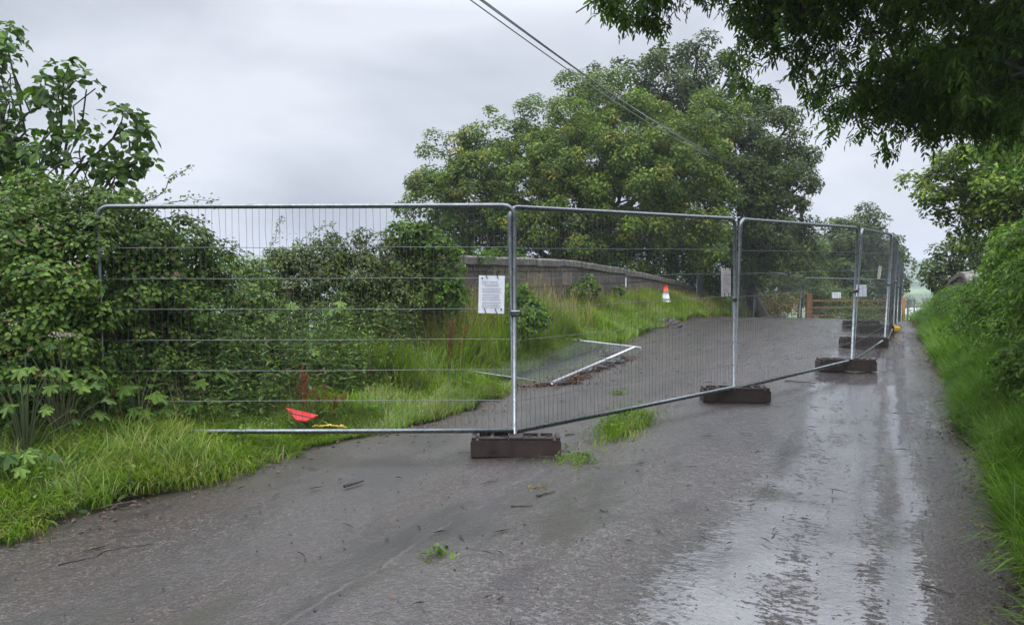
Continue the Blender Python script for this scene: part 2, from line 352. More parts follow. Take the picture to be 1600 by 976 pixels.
# the water film follows the stones only loosely and lies flat where it stands
shiny = mask(tn.outputs[0], [(tp(-2.6), .12), (tp(-1.2), .7), (tp(-.7), 1), (tp(.3), 1), (tp(.6), .8)])
ch = mth(nt, 'ADD', mth(nt, 'MULTIPLY', noise(nt, 50, 3, .7), .26), mth(nt, 'MULTIPLY', mth(nt, 'MULTIPLY', noise(nt, 16, 4, .75), 1.6), shiny))
ch = mth(nt, 'MULTIPLY', ch, mth(nt, 'SUBTRACT', 1.0, mth(nt, 'MULTIPLY', pud, .95)))
bc = N(nt, 'ShaderNodeBump'); bc.inputs['Strength'].default_value = 1; bc.inputs['Distance'].default_value = .020; L.new(ch, bc.inputs['Height'])
p = N(nt, 'ShaderNodeBsdfPrincipled'); L.new(col, p.inputs['Base Color']); L.new(rough, p.inputs['Roughness']); L.new(bp.outputs[0], p.inputs['Normal']); p.inputs['Specular IOR Level'].default_value = .35
L.new(mth(nt, 'MAXIMUM', mth(nt, 'MULTIPLY', film, mth(nt, 'ADD', .45, mth(nt, 'MULTIPLY', shiny, .5))), pud), p.inputs['Coat Weight']); L.new(mth(nt, 'ADD', 1.55, mth(nt, 'MULTIPLY', pud, .85)), p.inputs['Coat IOR'])
L.new(mth(nt, 'SUBTRACT', mth(nt, 'SUBTRACT', .20, mth(nt, 'MULTIPLY', shiny, .12)), mth(nt, 'MULTIPLY', pud, .07)), p.inputs['Coat Roughness']); L.new(bc.outputs[0], p.inputs['Coat Normal'])
o = N(nt, 'ShaderNodeOutputMaterial'); L.new(p.outputs[0], o.inputs[0]); M['road'] = m

# parapet stone: dark, streaked, lichen
def stone(name, a, b, lichen):
    m, nt, L = mat_new(name)
    t_ = N(nt, 'ShaderNodeTexCoord')
    br = N(nt, 'ShaderNodeTexBrick'); br.inputs['Scale'].default_value = 1.0; br.inputs['Brick Width'].default_value = .62; br.inputs['Row Height'].default_value = .31; br.inputs['Mortar Size'].default_value = .02
    br.inputs['Color1'].default_value = (.62, .62, .62, 1); br.inputs['Color2'].default_value = (1.25, 1.2, 1.1, 1); br.inputs['Mortar'].default_value = (.3, .28, .26, 1)
    L.new(t_.outputs['UV'], br.inputs['Vector'])
    r = ramp(nt, [(.3, a), (.7, b)]); L.new(noise(nt, 3.5, 7, .7, mapping=(1, 1, .35)), r.inputs[0])
    c = mixc(nt, 1, r.outputs[0], br.outputs[0], 'MULTIPLY')
    lf = ramp(nt, [(.58, g3(0)), (.66, g3(.75))]); L.new(noise(nt, 11, 5, .7), lf.inputs[0]); c = mixc(nt, lf.outputs[0], c, lichen)
    p = N(nt, 'ShaderNodeBsdfPrincipled'); L.new(c, p.inputs['Base Color']); p.inputs['Roughness'].default_value = .72
    bp = N(nt, 'ShaderNodeBump'); bp.inputs['Strength'].default_value = .8; bp.inputs['Distance'].default_value = .015
    L.new(mth(nt, 'ADD', noise(nt, 24, 6, .7), mth(nt, 'MULTIPLY', br.outputs[1], -1.2)), bp.inputs['Height']); L.new(bp.outputs[0], p.inputs['Normal'])
    o = N(nt, 'ShaderNodeOutputMaterial'); L.new(p.outputs[0], o.inputs[0]); return m
M['stone'] = stone('parapet_stone', (.055, .044, .036), (.18, .145, .12), (.27, .25, .21))
M['coping'] = simple('coping_stone', (.05, .042, .034), (.20, .18, .15), 7, .7, bump=.8, bscale=26, detail=7)

# ------------------------------------------------------------------ setting
def axis(lo, hi, fine_lo, fine_hi, step, grow=1.18):
    a = list(np.arange(fine_lo, fine_hi + 1e-6, step)); st = step
    while a[-1] < hi: st *= grow; a.append(a[-1] + st)
    st = step
    while a[0] > lo: st *= grow; a.insert(0, a[0] - st)
    return np.array(a)
ax = axis(-900, 1300, -9, 16, .25, 1.12); ay = axis(-60, 1100, -2, 34, .25, 1.1)
X, Y = np.meshgrid(ax, ay); Z = H(X, Y)
s_, t_ = DS * X + DC * Y, DC * X - DS * Y
inr = sm(-4.95, -4.6, t_) * (1 - sm(.6, .95, t_)) * (1 - sm(52, 58, s_))
inr = np.minimum(inr, 1); Z = Z - .10 * inr
nx, ny = len(ax), len(ay)
i = np.arange(ny - 1)[:, None] * nx + np.arange(nx - 1)[None]
b = MB(); b.arr(np.stack([X, Y, Z], -1), np.stack([i, i + 1, i + nx + 1, i + nx], -1).reshape(-1, 4))
tag(b.build('ground', M['ground'], smooth=True), kind='structure')

# road sheet, in (t, s) coordinates; ragged edges, the left one broken away by the hole
ss = np.concatenate([np.arange(-3, 30, .06), np.arange(30, 56, .4)]); nt_ = 90
def left_edge(s):
    e = -4.72 + .25 * (vnoise(s * .9, s * 0 + 1, 11) - .5) + .12 * (vnoise(s * 4.2, s * 0 + 2, 12) - .5)
    e = e + .42 * np.exp(-((s - 7.6) / 1.3) ** 2) - .25 * sm(15, 24, s)
    hole = (sm(9.2, 9.7, s) * (1 - sm(13.2, 14.0, s)))
    return e + hole * (.55 + .42 * (vnoise(s * 1.7, s * 0 + 5, 21) - .2) + .14 * (vnoise(s * 7, s * 0, 22) - .5))
def right_edge(s): return .72 + .18 * (vnoise(s * .8, s * 0 + 7, 13) - .5) + .08 * (vnoise(s * 5, s * 0, 14) - .5)
le, re = left_edge(ss), right_edge(ss)
u = np.linspace(0, 1, nt_)[None]
TT = le[:, None] * (1 - u) + re[:, None] * u; SS = np.repeat(ss[:, None], nt_, 1)
XX, YY = DS * SS + DC * TT, DC * SS - DS * TT
ZZ = H(XX, YY) + .012 * (vnoise(TT * 1.6, SS * .7, 31) - .5) + .006 * (vnoise(TT * 4, SS * 3, 32) - .5)
ZZ -= .018 * np.exp(-((TT + .35) / .22) ** 2) + .014 * np.exp(-((TT - .12) / .1) ** 2)
# sunken edge
ZZ[:, 0] -= .06; ZZ[:, -1] -= .05
i = np.arange(len(ss) - 1)[:, None] * nt_ + np.arange(nt_ - 1)[None]
b = MB(); b.arr(np.stack([TT, SS, ZZ], -1), np.stack([i, i + 1, i + nt_ + 1, i + nt_], -1).reshape(-1, 4))
road = b.build('road', M['road'], smooth=True); road.rotation_euler = (0, 0, -math.atan2(DS, DC)); tag(road, kind='structure')

# ------------------------------------------------------------------ foliage makers
def unit(v): return v / (np.linalg.norm(v, axis=-1, keepdims=True) + 1e-9)
def leaves(mb, P, Nn, D, Ln, Wd, detail=1, fold=.22):
    """P base points, Nn normals, D directions, Ln lengths, Wd widths."""
    D = unit(D - Nn * (D * Nn).sum(-1, keepdims=True)); S = np.cross(Nn, D)
    l = Ln[:, None]; w = Wd[:, None] * .5; n = len(P)
    if detail == 0:
        V = np.stack([P, P + D * l * .45 + S * w + Nn * w * fold, P + D * l, P + D * l * .45 - S * w + Nn * w * fold], 1)
        k = np.arange(n)[:, None] * 4
        mb.arr(V, np.concatenate([k + [0, 1, 2], k + [0, 2, 3]]))
    else:
        dr = Nn * l * .12
        V = np.stack([P, P + D * l * .28 + S * w * .9 + Nn * w * fold, P + D * l * .66 + S * w * .78 + Nn * w * fold - dr * .5, P + D * l - dr * 1.5,
                      P + D * l * .66 - S * w * .78 + Nn * w * fold - dr * .5, P + D * l * .28 - S * w * .9 + Nn * w * fold], 1)
        k = np.arange(n)[:, None] * 6
        mb.arr(V, np.concatenate([k + [0, 1, 2, 3], k + [0, 3, 4, 5]]))
def rdir(rng, n): return unit(rng.normal(size=(n, 3)))
FILL = 1.45
def crown(mb, blobs, rng, dens, lpt, ln, wd, tr, detail=0, droop=.2, shell=(.42, 1.0), back=.7, squash=.8, ragged=.12):
    """blobs: list of (centre, radius | (rx, ry, rz)); tufts of leaves spread over and inside the blobs. Returns tuft centres."""
    Cs = []
    for c, r in blobs:
        r = np.array((r, r * .9, r * .92) if np.isscalar(r) else r, float)
        n = max(3, int(FILL * dens * (r[0] * r[2] + r[0] * r[1] + r[1] * r[2]) / (tr * tr)))
        d = rdir(rng, n); keep = (d[:, 1] < .35) | (rng.random(n) < back); d = d[keep]; n = len(d)
        rad = rng.uniform(shell[0], shell[1], n); out = rng.random(n) < ragged; rad[out] += rng.uniform(.05, .28, out.sum())
        Cs.append((np.array(c) + d * r * rad[:, None], d, rng.uniform(.6, 1.25, n) * tr))
    C = np.concatenate([x[0] for x in Cs]); Dn = np.concatenate([x[1] for x in Cs]); Rr = np.concatenate([x[2] for x in Cs])
    n = len(C); cnt = np.maximum(4, (lpt * (Rr / tr) ** 2 * rng.uniform(.6, 1.3, n)).astype(int)); idx = np.repeat(np.arange(n), cnt); m = len(idx)
    off = unit(rdir(rng, m) + Dn[idx] * .35 + [0, 0, .25])
    rr = Rr[idx] * rng.uniform(.35, 1.05, m) ** .7
    P = C[idx] + off * rr[:, None] * [1, 1, squash]
    Nn = unit(off * .7 + Dn[idx] * .3 + np.array([0, 0, .55]) + rng.normal(size=(m, 3)) * .45)
    D = unit(off + rng.normal(size=(m, 3)) * .8 + [0, 0, -droop * 2])
    L_ = ln * rng.uniform(.65, 1.25, m); leaves(mb, P, Nn, D, L_, L_ * wd * rng.uniform(.8, 1.15, m), detail)
    return C
def limb(mb, a, b_, r0, r1, rng, n=7, sag=.06):
    if r0 < .012 and np.linalg.norm(np.array(b_) - np.array(a)) > 3: sag = -.02
    a = np.array(a); b_ = np.array(b_); u = np.linspace(0, 1, n)[:, None]; L_ = np.linalg.norm(b_ - a)
    w = rng.normal(size=(n, 3)) * L_ * .035; w[0] = 0; w[-1] = 0
    P = a * (1 - u) + b_ * u + w + np.array([0, 0, L_ * sag]) * np.sin(u * np.pi)
    mb.tube(P, np.linspace(r0, r1, n), 6)
    return P
def tree(name, label, cat, base, blobs, mat, seed, dens, lpt, ln, wd, tr, trunk_r, fork, group=None, limbs=30, bark='bark', **kw):
    rng = np.random.default_rng(seed)
    root = empty(name, base); tag(root, label, cat, group)
    mb = MB(); C = crown(mb, blobs, rng, dens, lpt, ln, wd, tr, **kw)
    tb = MB(); top = np.array(fork, float)
    P = limb(tb, base, top, trunk_r, trunk_r * .6, rng, 8, 0)
    cents = [np.array(c) for c, r in blobs]; ends = []
    for c in cents:
        L_ = limb(tb, top + (np.array(base) - top) * rng.uniform(0, .35), c, trunk_r * .38, trunk_r * .1, rng); ends.append(L_)
    for k in rng.choice(len(C), min(limbs, len(C)), replace=False):
        q = C[k]; e = min(ends, key=lambda E: np.linalg.norm(E[-2] - q)); s0 = e[rng.integers(3, 7)]
        limb(tb, s0, q, trunk_r * .1, .006, rng, 5)
    tb.build('trunk', M[bark], root, smooth=True); mb.build('crown', M[mat], root)
    return root
def B(px, py, rpx, D, sy=None):
    c = W(px, py, D); r = rpx / F * D
    return (tuple(c), (r, r * .85 if sy is None else sy, r * .92))

# grass blades
def blades(mb, xs, ys, hgt, rng, wid=.006, lean=.7, zoff=0, segs=4, bias=(0, 0)):
    n = len(xs); zs = H(xs, ys) + zoff
    P = np.stack([xs, ys, zs], 1); a = vnoise(xs * 2.6, ys * 2.6, 77) * 9 + rng.normal(size=n) * .75
    d = np.stack([np.cos(a) + bias[0], np.sin(a) + bias[1], np.zeros(n)], 1); d = unit(d)
    Ln = hgt * rng.uniform(.55, 1.25, n); cv = lean * rng.uniform(.45, 1.35, n)
    s_ = np.cross(d, [0, 0, 1.]); ww = wid * rng.uniform(.7, 1.4, n)
    rows = []
    for k in range(segs + 1):
        u = k / segs
        ang = .12 + cv * 1.5 * u
        if k == 0: pos = P.copy()
        else:
            pa = .12 + cv * 1.5 * (u - .5 / segs)
            pos = pos + (d * np.sin(pa)[:, None] + np.array([0, 0, 1.]) * np.cos(pa)[:, None]) * (Ln / segs)[:, None]
        if k < segs:
            w = ww[:, None] * (1 - .75 * u ** 1.5) * .5
            rows += [pos - s_ * w, pos + s_ * w]
        else: rows.append(pos)
    V = np.stack(rows, 1); m = V.shape[1]; k0 = np.arange(n)[:, None] * m
    q = np.concatenate([k0 + [2 * k, 2 * k + 1, 2 * k + 3, 2 * k + 2] for k in range(segs - 1)])
    mb.arr(V, q, k0 + [m - 3, m - 2, m - 1])
def scatter(n, s0, s1, t0, t1, rng, clump=.12, per=14):
    nc = n // per; s = rng.uniform(s0, s1, nc); t = rng.uniform(t0, t1, nc)
    s = np.repeat(s, per) + rng.normal(size=nc * per) * clump; t = np.repeat(t, per) + rng.normal(size=nc * per) * clump
    return DS * s + DC * t, DC * s - DS * t
def tuft_h(xs, ys, lo, hi, sc=1.6, seed=4): return lo + (hi - lo) * vnoise(xs * sc, ys * sc, seed)

# ------------------------------------------------------------------ grass verges (stuff)
rng = np.random.default_rng(5)
def edge_filter(xs, ys, k=0.0):
    s, t = DS * xs + DC * ys, DC * xs - DS * ys
    keep = (t < left_edge(s) - .06 + .34 * (vnoise(s * 2.3, t * 0, 41) ** 1.5) + .1 * vnoise(s * 9, t * 0, 43) + k) | (t > right_edge(s) - .05)
    hole = (s > 9.2) & (s < 14) & (t > -4.75) & (t < -2); keep &= ~hole
    return xs[keep], ys[keep]
g = MB()
for (n, s0, s1, t0, t1, h0, h1, wd, ln_) in ((50000, 1.0, 8.4, -6.5, -4.62, .18, .46, .0075, 1.3), (22000, 8.0, 14, -6.8, -5.2, .30, .75, .0085, .85), (17000, 8.0, 13.5, -5.5, -4.5, .16, .42, .008, 1.15), (2600, 1.5, 26, -4.7, -4.35, .05, .16, .006, 1.3),
                                         (17000, 5.5, 9.5, -5.1, -4.3, .14, .34, .007, 1.2),
                                         (46000, 13, 29, -6.3, -4.6, .2, .42, .012, .95), (9000, 27, 40, -7.5, -4.8, .3, .6, .022, .6)):
    xs, ys = scatter(n, s0, s1, t0, t1, rng); xs, ys = edge_filter(xs, ys)
    kc = ((xs - 4.25) ** 2 + (ys - 22.1) ** 2 > .2); xs, ys = xs[kc], ys[kc]
    s_, t_ = DS * xs + DC * ys, DC * xs - DS * ys
    hh = tuft_h(xs, ys, h0, h1) * (.55 + .45 * sm(-4.55, -5.3, t_))
    blades(g, xs, ys, hh, rng, wd, ln_, bias=(.5, -.25))
tag(g.build('verge_grass', M['grass']), 'long wet bright green grass along the left road edge', 'grass', kind='stuff')
g = MB()
for (n, s0, s1, t0, t1, h0, h1, wd) in ((40000, 2.2, 11, .74, 1.6, .25, .6, .007), (26000, 10.5, 26, .74, 1.9, .25, .55, .012), (6000, 24, 40, .8, 3, .2, .4, .02)):
    xs, ys = scatter(n, s0, s1, t0, t1, rng); xs, ys = edge_filter(xs, ys)
    blades(g, xs, ys, tuft_h(xs, ys, h0, h1), rng, wd, 1.15, bias=(-.7, .1))
tag(g.build('verge_grass', M['rgrass']), 'long drooping grass on the bank right of the wet lane', 'grass', kind='stuff')
g = MB()
for (n, s0, s1, t0, t1, h0, h1, wd) in ((1500, 9, 14.5, -6.4, -5.3, .7, 1.15, .006), (2600, 23, 30, -6.4, -5.0, .25, .5, .012), (260, 4, 9, -6.5, -5.4, .5, .8, .005), (700, 14.5, 21, -6.2, -5.4, .35, .6, .007)):
    xs, ys = scatter(n, s0, s1, t0, t1, rng, .2, 10); blades(g, xs, ys, tuft_h(xs, ys, h0, h1), rng, wd, .45)
tag(g.build('dry_grass', M['straw']), 'tall straw coloured seeding grass in front of the stone parapet', 'grass', kind='stuff')

# tufts growing out of the road joint
def road_tuft(label, px, py, rx, ry, n, h, seed, mat='grass', leafy=0):
    D = (CAMZ - .03) * F / (py - 420.0); c = W(px, py, D); rr = np.random.default_rng(seed)
    s, t = ST(c.x, c.y); a = rr.normal(size=(n, 2)); ss_ = s + a[:, 0] * ry; tt = t + a[:, 1] * rx
    xs, ys = DS * ss_ + DC * tt, DC * ss_ - DS * tt
    root = empty('grass_tuft', (c.x, c.y, ground(c.x, c.y))); tag(root, label, 'grass tuft')
    g = MB(); blades(g, xs, ys, np.full(n, h) * np.clip(1.1 - .3 * np.abs(a).sum(1), .3, 1), rr, .006, .9); g.build('blades', M[mat], root)
    if leafy:
        g = MB(); P = np.stack([xs[:leafy], ys[:leafy], H(xs[:leafy], ys[:leafy]) + rr.uniform(.02, h * .7, leafy)], 1)
        Nn = unit(rr.normal(size=(leafy, 3)) * .4 + [0, 0, 1]); leaves(g, P, Nn, rdir(rr, leafy), rr.uniform(.03, .07, leafy), rr.uniform(.02, .035, leafy), 1); g.build('leaves', M['lush'], root)
road_tuft('bright grass tuft growing out of the road just beyond the first rubber foot', 978, 672, .12, .38, 1500, .22, 1, leafy=160)
road_tuft('low thin grass patch right of the nearest rubber foot', 900, 722, .12, .16, 260, .07, 2, leafy=50)
road_tuft('tiny grass sprig on the pale road joint nearest the camera', 686, 872, .05, .05, 60, .07, 3, leafy=14)
road_tuft('faint dry tuft on the road joint below the nearest rubber foot', 838, 765, .06, .06, 70, .03, 4, mat='straw')
road_tuft('small seedling on the road under the second fence panel', 966, 622, .04, .04, 30, .07, 6, mat='grass', leafy=22)

# ------------------------------------------------------------------ stone parapets
def parapet(name, label, t_in, s_arr, z_top, thick, z_bot, side, holeend=None):
    s0 = s_arr[0]; x0, y0 = XY(s0, t_in); root = empty(name, (x0, y0, ground(x0, y0))); tag(root, label, 'wall')
    ss_ = np.arange(s_arr[0], s_arr[-1] + .01, .25); zt = np.interp(ss_, s_arr, z_top); rr = np.random.default_rng(3)
    zt_s = np.convolve(np.pad(zt, 4, mode='edge'), np.ones(9) / 9, 'valid')
    # body
    b = MB(); n = len(ss_); V = []; uv = []
    for k in range(n):
        for (tt, zz) in ((t_in, z_bot), (t_in, zt_s[k] - .13), (t_in - side * -thick, zt_s[k] - .13), (t_in + side * thick, z_bot)):
            x, y = XY(ss_[k], tt); V.append((x, y, zz))
    Fc = [[4 * k + j, 4 * k + (j + 1) % 4, 4 * k + 4 + (j + 1) % 4, 4 * k + 4 + j] for k in range(n - 1) for j in range(4)] + [[3, 2, 1, 0], [4 * n - 4, 4 * n - 3, 4 * n - 2, 4 * n - 1]]
    b.add(V, Fc); ob = b.build('masonry', M['stone'], root)
    me = ob.data; uvl = me.uv_layers.new(name='UVMap'); loc = np.array(WORLD_LOC[root.name])
    for lp in me.loops:
        v = np.array(me.vertices[lp.vertex_index].co) + loc; s, t = ST(v[0], v[1]); uvl.data[lp.index].uv = (s, v[2])
    # coping stones, one every 1.25 m with open joints, each very slightly out of line
    b = MB(); s = ss_[0] - .05
    while s < ss_[-1]:
        e = min(s + rr.uniform(1.0, 1.35), ss_[-1] + .05); dz = rr.uniform(-.012, .012); dt = rr.uniform(-.015, .015); V = []; m_ = 4
        for k in range(m_):
            q = s + .008 + (e - s - .016) * k / (m_ - 1); zz = float(np.interp(q, ss_, zt_s)) + dz
            prof = [(-.06, -.133), (-.065, -.02), (-.045, 0), (thick * .5, .02), (thick + .045, 0), (thick + .065, -.02), (thick + .06, -.133)]
            for a, c in prof:
                x, y = XY(q, t_in + side * a + dt); V.append((x, y, zz + c + rr.uniform(-.006, .006)))
        Fc = [[7 * k + j, 7 * k + (j + 1) % 7, 7 * k + 7 + (j + 1) % 7, 7 * k + 7 + j] for k in range(m_ - 1) for j in range(7)] + [[6, 5, 4, 3, 2, 1, 0], list(range(7 * m_ - 7, 7 * m_))]
        b.add(V, Fc); s = e
    b.build('coping', M['coping'], root)
    return root
par = parapet('stone_parapet', 'long dark weathered stone bridge parapet on the left, sloping down past the traffic cone', -6.25, [9.8, 12.2, 15.2, 17, 19.2, 21.8, 24.4, 28.4, 30], [1.82, 1.80, 1.80, 1.76, 1.65, 1.50, 1.33, 1.0, .8], .42, -1.2, -1)
rot = Matrix.Rotation(-math.atan2(DS, DC), 3, 'Z')
parapet('stone_parapet', 'short stone parapet end on the right, showing above the grass bank', 1.8, [21.5, 22.3, 23.2, 24.5, 27, 32], [1.0, 1.32, 1.50, 1.55, 1.4, .9], .42, -1.5, 1)
# white marker on the parapet
x, y = XY(0, 0)
wD = 21.05; c = W(976, 441, wD); s, t = ST(c.x, c.y); x, y = XY(s, -6.235)
b = MB(); b.box((x, y, c.z), (.012, .10, .26), rot); b.box((x + .006, y - .003, c.z - .03), (.006, .06, .03), rot)
tag(b.build('marker_plate', M['paper'], origin=(x, y, c.z)), 'small cream upright plate fixed on the face of the long stone parapet', 'marker')

# ------------------------------------------------------------------ trees and hedges
# big oak behind the parapet
bl = [B(665, 370, 40, 27.5), B(705, 385, 36, 28), B(800, 385, 45, 28), B(675, 325, 52, 27), B(660, 285, 30, 27), B(700, 250, 45, 28), B(745, 300, 70, 27), B(725, 360, 55, 28), B(785, 225, 62, 28), B(820, 290, 85, 26.5), B(860, 200, 62, 28), B(800, 360, 70, 28),
      B(900, 250, 90, 26.5), B(930, 170, 60, 29), B(890, 335, 90, 26.5), B(975, 290, 95, 26), B(990, 215, 80, 27.5), B(985, 370, 80, 27), B(1060, 260, 90, 26.5), B(1070, 340, 90, 26.5), B(1075, 400, 60, 29), B(1110, 205, 70, 28), B(880, 400, 60, 29)]
tree('oak_tree', 'big spreading oak with yellowish shoots behind the long stone parapet', 'tree', W(930, 440, 28.5) - Vector((0, 0, 1.6)), bl, 'oak', 11, .82, 300, .108, .62, .42, .38, tuple(W(940, 360, 28.5)), limbs=90, ragged=.18)
bl = [B(1040, 95, 42, 33), B(1090, 85, 32, 33), B(1000, 140, 50, 33), B(945, 130, 34, 33), B(1065, 140, 65, 33), B(1125, 125, 42, 34), B(1150, 100, 20, 34), B(1040, 200, 80, 34), B(930, 165, 45, 33), B(1165, 165, 45, 34)]
tree('oak_tree', 'taller dark tree whose top rises behind the yellowish oak', 'tree', W(1050, 440, 34) - Vector((0, 0, 2.0)), bl, 'oak_dark', 12, .55, 170, .15, .62, .45, .30, tuple(W(1050, 250, 34)), limbs=80, ragged=.22)
bl = [B(1150, 250, 75, 28.5), B(1200, 215, 60, 29), B(1235, 250, 45, 29), B(1180, 320, 85, 28), B(1235, 330, 55, 28.5), B(1140, 370, 70, 28), B(1215, 385, 55, 29), B(1150, 420, 50, 29.5), B(1250, 290, 30, 29), B(1225, 185, 30, 29)]
tree('oak_tree', 'dark dense tree right of the yellowish oak, beside the open sky', 'tree', W(1180, 470, 29.5) - Vector((0, 0, 1.2)), bl, 'oak_dark', 13, .8, 250, .115, .62, .42, .28, tuple(W(1180, 350, 29)), limbs=70, ragged=.2)
# understorey behind the wall
bl = [B(790, 415, 40, 26), B(850, 425, 40, 26), B(910, 420, 45, 26), B(970, 420, 45, 27), B(1030, 425, 40, 27), B(1085, 430, 35, 29), B(1120, 440, 38, 31)]
tree('understorey_shrub', 'dark shady shrub row directly behind the long stone parapet', 'shrub', W(940, 460, 27) - Vector((0, 0, 1)), bl, 'oak_dark', 14, .6, 110, .12, .6, .36, .1, tuple(W(940, 430, 27)), limbs=20)
# trees behind the timber gate
bl = [B(1310, 400, 45, 43.5), B(1380, 410, 35, 44), B(1270, 430, 45, 43), B(1300, 385, 32, 44), B(1330, 370, 38, 44), B(1355, 350, 25, 44), B(1300, 440, 55, 43), B(1360, 400, 42, 44), B(1350, 450, 45, 44), B(1250, 440, 40, 42)]
tree('ash_tree', 'mid green tree behind the far timber gate', 'tree', W(1330, 500, 44) - Vector((0, 0, 1.5)), bl, 'oak_dark', 15, 1.15, 100, .20, .55, .5, .2, tuple(W(1330, 430, 44)), limbs=30, ragged=.22)
bl = [B(1398, 388, 17, 46), B(1408, 420, 22, 46), B(1392, 440, 28, 46), B(1375, 470, 30, 46), B(1416, 445, 10, 46)]
tree('ash_tree', 'slim tree between the far timber gate and the valley', 'tree', W(1390, 505, 46) - Vector((0, 0, 1.2)), bl, 'oak_dark', 16, .9, 80, .2, .5, .45, .12, tuple(W(1392, 450, 46)), limbs=22, ragged=.3)
bl = [B(1160, 445, 34, 33), B(1280, 450, 34, 39), B(1200, 390, 35, 37), B(1175, 420, 38, 34), B(1215, 415, 40, 36), B(1180, 460, 34, 33), B(1235, 455, 34, 36), B(1260, 400, 40, 39), B(1290, 480, 26, 40), B(1340, 485, 28, 40)]
tree('bramble_thicket', 'light green thicket behind the far mesh panels left of the timber gate', 'shrub', W(1215, 500, 35) - Vector((0, 0, .8)), bl, 'far', 17, 1.2, 100, .13, .5, .34, .07, tuple(W(1215, 470, 35)), limbs=20)
bl = [B(1195, 485, 26, 31), B(1225, 480, 24, 31.5), B(1205, 468, 20, 31.3)]
tree('brown_weeds', 'brownish green weed mound behind the far mesh panel with the crumpled notice', 'plant', W(1210, 505, 31), bl, 'brownweed', 18, .8, 90, .10, .4, .26, .02, tuple(W(1210, 495, 31)), limbs=10)
# right-hand trees
bl = [B(1452, 300, 26, 17), B(1432, 285, 16, 17), B(1485, 275, 38, 17), B(1530, 265, 50, 16.5), B(1580, 300, 70, 16), B(1500, 330, 42, 17), B(1540, 350, 52, 16.5), B(1600, 370, 60, 15.5), B(1465, 335, 18, 17.2), B(1650, 300, 90, 16), B(1560, 220, 60, 17)]
tree('oak_tree', 'broad leaved tree on the right bank, its crown rising above the hedge', 'tree', (14.2, 17.5, .9), bl, 'oak', 21, .8, 150, .105, .6, .27, .22, tuple(W(1620, 330, 16.6)), limbs=70, ragged=.2)
bl = [B(1480, 425, 30, 27), B(1505, 400, 34, 27), B(1465, 405, 20, 27), B(1490, 450, 28, 27), B(1530, 420, 40, 26.5), B(1560, 390, 40, 26), B(1462, 435, 13, 27)]
tree('sycamore_tree', 'small rounded dark tree over the right parapet end', 'tree', W(1510, 480, 27.5) - Vector((0, 0, 1.3)), bl, 'oak_dark', 22, .7, 110, .15, .6, .38, .16, tuple(W(1510, 435, 27)), limbs=30)
bl = []
rr = np.random.default_rng(33)
for s in np.arange(4.6, 22, .5):
    h = np.interp(s, [4.6, 7, 9, 12, 14, 16, 22], [1.6, 1.75, 1.8, 1.5, .85, .2, .1])
    for k in range(3):
        x, y = XY(s + rr.uniform(-.3, .3), 1.5 + .10 * k + rr.uniform(-.2, .25)); z = ground(x, y) + .0 + h * (k + .4) / 3
        bl.append(((x, y, z), (.45, .45, h / 4.2 + .12)))
for px, py, r, D in ((1590, 430, 50, 11), (1610, 400, 50, 10), (1560, 440, 34, 13), (1625, 500, 55, 9)): bl.append(B(px, py, r, D))
x, y = XY(10, 2.2)
HEDGE_R = tree('hedge', 'tall mixed hedge on the bank beside the wet lane, far right', 'hedge', (x, y, ground(x, y)), bl, 'hedge', 23, 1.2, 60, .062, .6, .16, .03, (x, y, ground(x, y) + .25), limbs=0, detail=1, back=.45)

